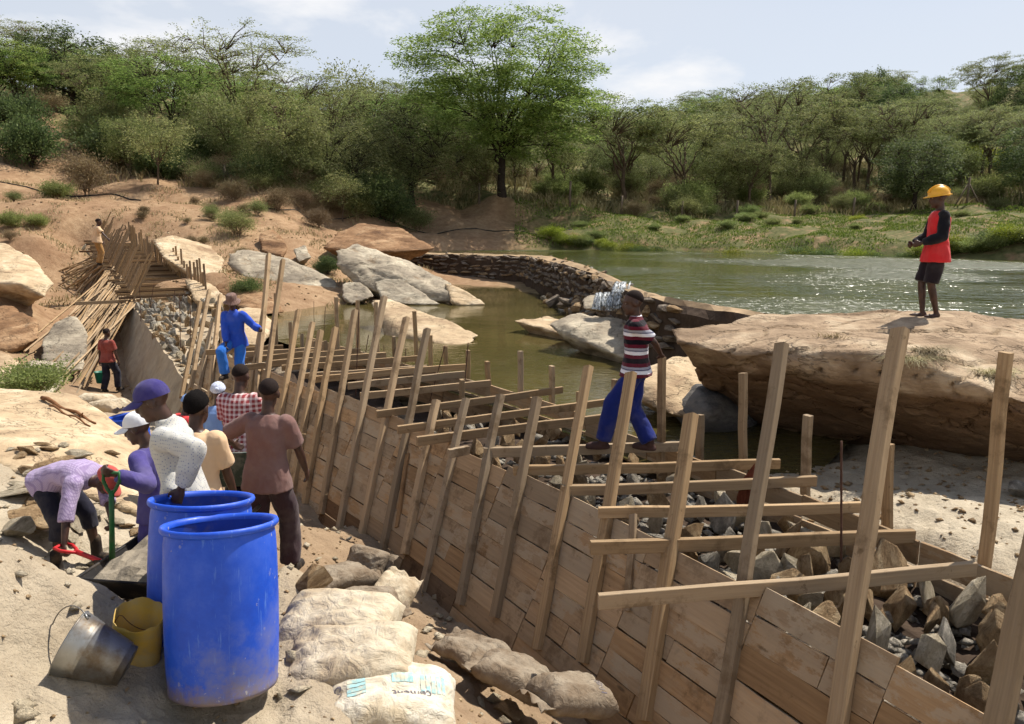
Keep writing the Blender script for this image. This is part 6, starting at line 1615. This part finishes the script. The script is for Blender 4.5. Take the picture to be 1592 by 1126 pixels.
def sack(label, loc, rot, L=.72, W=.46, T=.17, mat='sack', seed=0, sag=.04, tie=False):
    n, m = 54, 38; V, Fc = [], []
    for side in (1, -1):
        for j in range(m + 1):
            for i in range(n + 1):
                x, y = i / n * 2 - 1, j / m * 2 - 1
                e = max(0, 1 - abs(x) ** 4.5) ** .55 * max(0, 1 - abs(y) ** 4.0) ** .55
                px = x * L / 2 * (1 - .07 * (1 - abs(y)) * (abs(x) ** 4)); py = y * W / 2 * (1 - .10 * (abs(x) ** 6))
                V.append([px, py, side * T / 2 * e])
    V = np.array(V); f1 = fbm(V * np.array((4, 7, 4)) + seed * 3.3, 3); w = 1 - 2 * np.abs(fbm(V * np.array((5., 9, 5)) + seed, 2))
    edge = (np.abs(V[:, 0]) / (L / 2)) ** 2
    w3 = np.abs(fbm(V * np.array((9., 15, 9)) + seed * 1.7, 3)); w4 = np.abs(fbm(V * np.array((20., 26, 20)) + seed * 2.9, 2))
    V[:, 2] += f1 * .02 + w * .018 * (.25 + edge) - w3 * .010 - w4 * .003 - sag * (V[:, 0] / (L / 2)) ** 2 + .03 * np.sin(V[:, 0] * 5 + seed) * V[:, 1] / W
    o = (m + 1) * (n + 1)
    for j in range(m):
        for i in range(n): a = j * (n + 1) + i; Fc.append((a, a + 1, a + n + 2, a + n + 1)); Fc.append((o + a, o + a + n + 1, o + a + n + 2, o + a + 1))
    bm = bmesh.new(); vs_ = [bm.verts.new(v) for v in V]
    for f in Fc: bm.faces.new([vs_[i] for i in f])
    bmesh.ops.remove_doubles(bm, verts=bm.verts[:], dist=.004); bmesh.ops.recalc_face_normals(bm, faces=bm.faces[:])
    me = bpy.data.meshes.new('sack'); bm.to_mesh(me)
    root = obj('cement_sack', me, M[mat], None, loc, rot); me.shade_smooth(); tag(root, label, 'sack')
    SACK_B[root.name] = BVHTree.FromBMesh(bm); bm.free()
    # sewn end: a loose crumpled flap
    V2, F2 = [], []
    for j in range(5):
        for i in range(13):
            y = (i / 12 * 2 - 1) * W * .47; x = L / 2 - .015 + j * .022
            V2.append((x, y, -sag + .012 * math.sin(i * 1.7 + seed) * j / 2 + .02 * j / 4 * math.sin(i * .6 + seed)))
    for j in range(4):
        for i in range(12): a = j * 13 + i; F2.append((a, a + 1, a + 14, a + 13))
    fl = obj('sewn_end', new_mesh('sewn_end', V2, F2, True), M[mat], root); sm_ = fl.modifiers.new('t', 'SOLIDIFY'); sm_.thickness = .005
    return root
def print_text(root, txt, x, y, size, rz, mat, name='lettering', bold=.0):
    cu = bpy.data.curves.new('tmp', 'FONT'); cu.body = txt; cu.size = size; cu.align_x = 'CENTER'; cu.align_y = 'CENTER'; cu.offset = bold; cu.resolution_u = 3
    o = bpy.data.objects.new('tmp', cu); tmp_col.objects.link(o); tmp_vl.update()
    me = bpy.data.meshes.new_from_object(o.evaluated_get(tmp_vl.depsgraph)); bpy.data.objects.remove(o); bpy.data.curves.remove(cu)
    bm = bmesh.new(); bm.from_mesh(me); bmesh.ops.triangulate(bm, faces=bm.faces[:]); 
    for _ in range(2): bmesh.ops.subdivide_edges(bm, edges=[e for e in bm.edges if e.calc_length() > .02], cuts=1)
    bmesh.ops.triangulate(bm, faces=bm.faces[:])
    B = SACK_B[root.name]; c, s_ = math.cos(rz), math.sin(rz)
    for v in bm.verts:
        px, py = x + v.co.x * c - v.co.y * s_, y + v.co.x * s_ + v.co.y * c
        h = B.ray_cast(Vector((px, py, 1)), Vector((0, 0, -1)))
        v.co = (px, py, (h[0].z if h[0] else 0) + .003)
    bm.to_mesh(me); bm.free(); me.materials.clear(); obj(name, me, M[mat], root)
def on_ground(u, v, dz): p = ground_px(u, v); p.z = gz(p.x, p.y) + dz; return p
s1 = sack('nearest pale cement sack with faded teal print', at_d(606, 1092, 4.02), (deg(-10), deg(-6), deg(188)), .80, .54, .28, 'sack_pale', 1, .07)
print_text(s1, 'cement', -.12, .06, .075, deg(6), 'ink_grey', bold=.001)
for k, (tx_, xx, yy, sz_, rz_) in enumerate((('|||||', -.24, -.02, .12, deg(4)), ('IIII', .20, .02, .13, deg(96)), ('IIIII', -.06, -.06, .10, deg(4)))): print_text(s1, tx_, xx, yy, sz_, rz_, 'ink_teal', 'teal_print', .007)
print_text(s1, 'ce', .29, .02, .08, deg(96), 'ink_grey', bold=.001)
sack('sand coloured cement sack second in the row from the frame bottom', at_d(545, 1028, 4.28), (deg(-12), deg(4), deg(184)), .80, .54, .30, 'sack', 2)
sack('sand coloured cement sack at the far end of the sunlit row', at_d(525, 972, 4.66), (deg(-10), deg(2), deg(176)), .80, .54, .32, 'sack', 3)
sack('cement sack lying under the sunlit row beside the drum', at_d(475, 1040, 4.5) + Vector((0, 0, -.12)), (deg(-4), deg(-28), deg(100)), .7, .46, .2, 'sack', 4)
s5 = sack('dusty cement sack with dark print at the foot of the planks', at_d(890, 1078, 5.05), (deg(12), deg(-16), deg(205)), .56, .46, .24, 'sack_dark', 5)
print_text(s5, '10800', -.14, .12, .07, deg(-90), 'ink_grey', bold=.001)
sack('dusty sack with a green tint lying in the trench', at_d(800, 1046, 5.4), (deg(8), deg(-14), deg(160)), .6, .42, .2, 'sack_dark', 6)
sack('muddy sack by the trench wall behind the greenish one', at_d(735, 1010, 5.9), (deg(0), deg(0), deg(140)), .6, .42, .16, 'sack_dark', 7)
sack('crumpled sack half buried near the middle posts', at_d(575, 940, 6.6), (deg(4), deg(6), deg(20)), .6, .42, .24, 'sack_dark', 8)
sack('pale torn sack leaning at the foot of the middle posts', at_d(610, 925, 6.9), (deg(20), deg(-20), deg(70)), .5, .4, .22, 'sack', 9)
sack('grey sack standing against the plank wall', at_d(567, 880, 7.6), (deg(58), deg(0), deg(-30)), .5, .4, .24, 'sack_dark', 10)
sack('flattened sack under the grey standing one', at_d(535, 895, 7.0), (deg(0), deg(8), deg(40)), .62, .42, .18, 'sack_dark', 11)
sack('small tan sack lying on the path below the finished wall', at_d(150, 622, 12.4), (deg(0), deg(8), deg(10)), .6, .42, .2, 'sack', 12)
sack('second tan sack on the path beside the bedrock slab', at_d(168, 630, 11.9), (deg(0), deg(-6), deg(-20)), .6, .42, .2, 'sack', 13)
# ------------------------------------------------------------------ sticks on the slab
M['stick'] = mat_plain('stick', lin(120, 84, 56), .9, .15, .3, 14, .006)
for i, (a_, b_, rad, lab) in enumerate((((66, 622), (148, 660), .028, 'thick peeled branch lying on the bedrock slab'), ((78, 634), (140, 664), .016, 'thin forked stick lying beside the thick branch'))):
    A = hit_px(slab, *a_) or at_d(*a_, 10.6); B = hit_px(slab, *b_) or at_d(*b_, 10.2)
    pts = [A.lerp(B, k / 9) + Vector((0, 0, .03 + .025 * math.sin(k * 1.3))) for k in range(10)]
    st_ = empty('branch', A); tag(st_, lab, 'branch')
    tube('stem', [p - A for p in pts], [rad * (1.1 - .05 * k) for k in range(10)], M['stick'], st_, 8)
    tube('side_twig', [pts[7] - A, pts[7] - A + Vector((.06, -.12, .05)), pts[7] - A + Vector((.10, -.16, .08))], [rad * .5, rad * .4, rad * .3], M['stick'], st_, 6)
# ------------------------------------------------------------------ loose stones on the near bank
r = random.Random(31)
for k, (u, v, sz_, st_, mat, lab) in enumerate((
    (20, 770, .52, (1.1, .9, .35), 'stone_pale', 'broad white slab stone tilted among the rubble'), (75, 735, .50, (1.2, .8, .5), 'stone_tan', 'layered tan stone above the white slab'), (45, 705, .34, (1, .8, .8), 'stone_tan', 'rounded tan stone at the top of the rubble'),
    (125, 712, .36, (1.3, .6, .5), 'stone_pale', 'long pale block lying alone on the slab'), (174, 707, .22, (1.2, .5, .4), 'stone_tan', 'thin sliver of stone alone on the slab'), (22, 835, .42, (1.1, .9, .7), 'stone_pale', 'large pale boulder at the edge of the rubble'),
    (60, 815, .7, (1.3, .7, .6), 'stone_tan', 'long tan block in the middle of the rubble'))):
    p = ground_px(u, v); h_ = hit_px(slab, u, v)
    if h_ is not None and h_.y < p.y + .3: p = h_
    o = stone(p + Vector((0, 0, sz_ * .10)), sz_, mat, (r.uniform(-.25, .25), r.uniform(-.25, .25), r.uniform(-.6, .6)), 'stone', None, st_); tag(o, lab, 'stone')
for k in range(56):
    u, v = r.uniform(-20, 230), r.uniform(690, 900); 
    if u > 150 and v < 780: continue
    p = ground_px(u, v); h_ = hit_px(slab, u, v)
    if h_ is not None and h_.y < p.y + .3: p = h_
    if p.y < 5.0: continue
    s_ = r.uniform(.10, .30); o = stone(p + Vector((0, 0, s_ * .08)), s_, r.choice(['stone_pale', 'stone_tan', 'stone_pale']), (r.uniform(-.3, .3), r.uniform(-.3, .3), r.uniform(0, 6)), 'stone', None, (1.2, .8, .5))
    tag(o, 'small flat broken stone in the rubble on the near bank', 'stone', 'rubble on the near bank')
for k, (u, v, sz_, mat, lab) in enumerate(((790, 1112, .26, 'stone_tan', 'upright tan stone in the trench near the frame bottom'), (555, 935, .30, 'stone_grey', 'squared grey stone at the edge of the trench'), (485, 905, .34, 'stone_tan', 'brown block bedded in the trench edge'), (762, 1055, .14, 'stone_tan', 'round brown stone beside the greenish sack'), (1225, 790, .2, 'stone_grey', 'pointed grey stone lying on the sand shelf'), (1585, 775, .35, 'stone_grey', 'grey stone at the foot of the overhanging rock'))):
    p = ground_px(u, v); o = stone(p + Vector((0, 0, sz_ * .22)), sz_, mat, (r.uniform(-.3, .3), r.uniform(-.3, .3), r.uniform(0, 6)), 'stone', None, (1, .8, .9)); tag(o, lab, 'stone')
# pebbles and clods: too many to count
def pebbles(name, n, sampler, lo, hi, mat, seed):
    rng = np.random.default_rng(seed); XY = sampler(rng, n); z = ground_h(XY[:, 0], XY[:, 1]); V, Fc = [], []
    base = np.array([(1, 0, 0), (-.9, .1, 0), (.1, 1, .05), (0, -.9, 0), (0, .1, .8), (.1, 0, -.6)]); tri = np.array([(0, 2, 4), (2, 1, 4), (1, 3, 4), (3, 0, 4), (2, 0, 5), (1, 2, 5), (3, 1, 5), (0, 3, 5)])
    s = np.exp(rng.uniform(math.log(lo), math.log(hi), len(XY)))
    R = rng.normal(size=(len(XY), 3, 3)) * .22 + np.eye(3); a = rng.random(len(XY)) * 6.28; ca, sa = np.cos(a), np.sin(a)
    Z = np.zeros((len(XY), 3, 3)); Z[:, 0, 0] = ca; Z[:, 0, 1] = -sa; Z[:, 1, 0] = sa; Z[:, 1, 1] = ca; Z[:, 2, 2] = .75
    P_ = np.einsum('nij,kj->nki', Z @ R, base) * s[:, None, None] + np.stack([XY[:, 0], XY[:, 1], z + s * .2], 1)[:, None, :]
    Fq = (np.arange(len(XY))[:, None, None] * 6 + tri[None]).reshape(-1, 3)
    return tag(obj(name, fast_mesh(name, P_.reshape(-1, 3), Fq), M[mat]), kind='stuff')
def near_s(ul, uh, vl, vh):
    def f(rng, n):
        out = []
        for _ in range(n):
            p = ground_px(rng.uniform(ul, uh), rng.uniform(vl, vh)); out.append((p.x, p.y))
        return np.array(out)
    return f
def box_s(x0, x1, y0, y1, cond=None):
    def f(rng, n):
        x, y = rng.uniform(x0, x1, n * 2), rng.uniform(y0, y1, n * 2); kk = np.ones(n * 2, bool) if cond is None else cond(x, y)
        return np.stack([x, y], 1)[kk][:n]
    return f
tag(pebbles('gravel', 2600, box_s(-5, 2.2, 2.6, 9.5), .006, .028, 'stone_tan', 1), 'small clods and gravel on the near ground', 'gravel')
tag(pebbles('gravel', 420, box_s(-4.5, 1.6, 3.2, 9.5), .03, .075, 'stone_pale', 2), 'larger clods on the near ground', 'gravel')
tag(pebbles('gravel', 1500, box_s(2.4, 8, 4.4, 9.), .008, .05, 'stone_tan', 3), 'gravel on the sand shelf below the big rock', 'gravel')
tag(pebbles('gravel', 1200, box_s(-26, -6, 19, 42), .02, .09, 'stone_tan', 4), 'broken stone scattered over the far slope', 'gravel')
def bed_s(rng, n):
    out = []
    for _ in range(n):
        s = .2 + 8.5 * rng.random() ** 1.3; p = face(s, 0, -rng.uniform(.06, width(s) - .06)); out.append((p.x, p.y))
    return np.array(out)
rb = pebbles('rubble', 1500, bed_s, .03, .10, 'stone_grey', 8); tag(rb, 'small broken rubble between the packed stones', 'rubble')
_v = np.empty(len(rb.data.vertices) * 3, np.float32); rb.data.vertices.foreach_get('co', _v); _v = _v.reshape(-1, 6, 3)
_c = _v.mean(1); _h = ground_h(_c[:, 0], _c[:, 1]); _v[:, :, 2] += (Z_TOP - .40 - _h)[:, None] + np.random.default_rng(2).uniform(-.03, .08, len(_v))[:, None]
rb.data.vertices.foreach_set('co', _v.ravel()); rb.data.update()
# dry grass tufts on the big rock
def tuft(u, v, n, L, label, hang=.6, seed=0):
    rng = np.random.default_rng(seed); c = hit_px(big_rock, u, v)
    if c is None: return
    V, Fc = [], []
    for k in range(n):
        p = c + Vector((rng.normal() * .10, rng.normal() * .05, 0)); a = rng.random() * 6.28; l = L * rng.uniform(.5, 1.2)
        d = Vector((math.cos(a) * .6, -abs(math.sin(a)) * .7, .7)).normalized(); w = Vector((-d.y, d.x, 0)).normalized() * .004
        q = p.copy(); o = len(V); V += [tuple(p - w), tuple(p + w)]
        for j in range(3):
            d = (d + Vector((0, 0, -hang * .55))).normalized(); q = q + d * l / 3; ww = w * (1 - (j + 1) / 3.2); V += [tuple(q - ww), tuple(q + ww)]; Fc.append((o + 2 * j, o + 2 * j + 1, o + 2 * j + 3, o + 2 * j + 2))
    V = [tuple(Vector(v) - c) for v in V]
    tag(obj('grass_tuft', new_mesh('grass_tuft', V, Fc), M['dry_grass'], None, c), label, 'grass tuft')
tuft(1440, 548, 260, .42, 'largest dry grass tuft hanging off the overhanging rock', .7, 1); tuft(1545, 580, 150, .35, 'dry grass tuft on the rock lip near the frame edge', .7, 2); tuft(1295, 525, 60, .2, 'small dry grass tuft on the rock lip', .4, 3); tuft(1415, 560, 120, .4, 'dry grass tuft beside the largest one on the rock', .8, 4)
# fence posts on the terrace, black water hose on the far bank
M['post_grey'] = mat_plain('post_grey', lin(110, 98, 84), .95, .1, .25, 6, .01); M['hose'] = mat_plain('hose', lin(24, 24, 26), .6, .3, .1)
for k, (u, v0, v1) in enumerate(((1145, 331, 299), (1235, 326, 300), (1326, 322, 291), (1503, 328, 286), (966, 335, 305), (745, 334, 303), (886, 350, 312), (350, 285, 250), (1060, 333, 308))):
    d = 57 if u > 400 else 48; p = base_at(u, d); h_ = (v0 - v1) / F_PX * d
    o = tube('fence_post', [(0, 0, -.3), (0, 0, h_ * .5), (.03, 0, h_)], [.09, .08, .075], M['post_grey'], None, 8); o.location = p
    if k in (3, 7):
        root = empty('fence_post', p); o.parent = root; o.location = (0, 0, 0); o.name = 'post'
        for s_ in (-1, 1): tube('brace', [(s_ * .95, -.1, -.1), (s_ * .05, 0, h_ * .75)], .05, M['post_grey'], root, 6)
        tag(root, 'braced corner fence post behind the boy' if k == 3 else 'braced fence post in the left scrub', 'post')
    else: tag(o, 'plain wooden fence post standing in the scrub behind the bank', 'post', 'plain fence posts')
def hose(label, px, d):
    pts = []
    for (u, v), dd in zip(px, d):
        x = (u - 796) / F_PX * dd; pts.append(Vector((x, dd, gz(x, dd) + .06)))
    fine = []
    for i in range(len(pts) - 1):
        for k in range(8):
            q = pts[i].lerp(pts[i + 1], k / 8); q.z = gz(q.x, q.y) + .03; fine.append(q)
    o = tube('water_hose', [p - fine[0] for p in fine], .032, M['hose'], None, 6); o.location = fine[0]; tag(o, label, 'hose')
hose('black hose running along the foot of the far bank', ((380, 345), (480, 352), (560, 354), (680, 349), (800, 357), (900, 358)), (42, 46, 48, 51, 52.5, 53))
hose('black hose crossing the slope below the path', ((20, 275), (60, 284), (100, 284), (130, 292), (170, 312), (240, 325)), (44, 44, 43, 43, 44, 43))
# old board on the sand shelf
o = timber('board', at_d(1548, 826, 6.6) + Vector((0, 0, .05)), at_d(1640, 850, 6.5) + Vector((0, 0, .03)), .09, .035, M['wood'], None); tag(o, 'pale board lying on the sand shelf', 'board')
bpy.data.scenes.remove(tmp_scene)
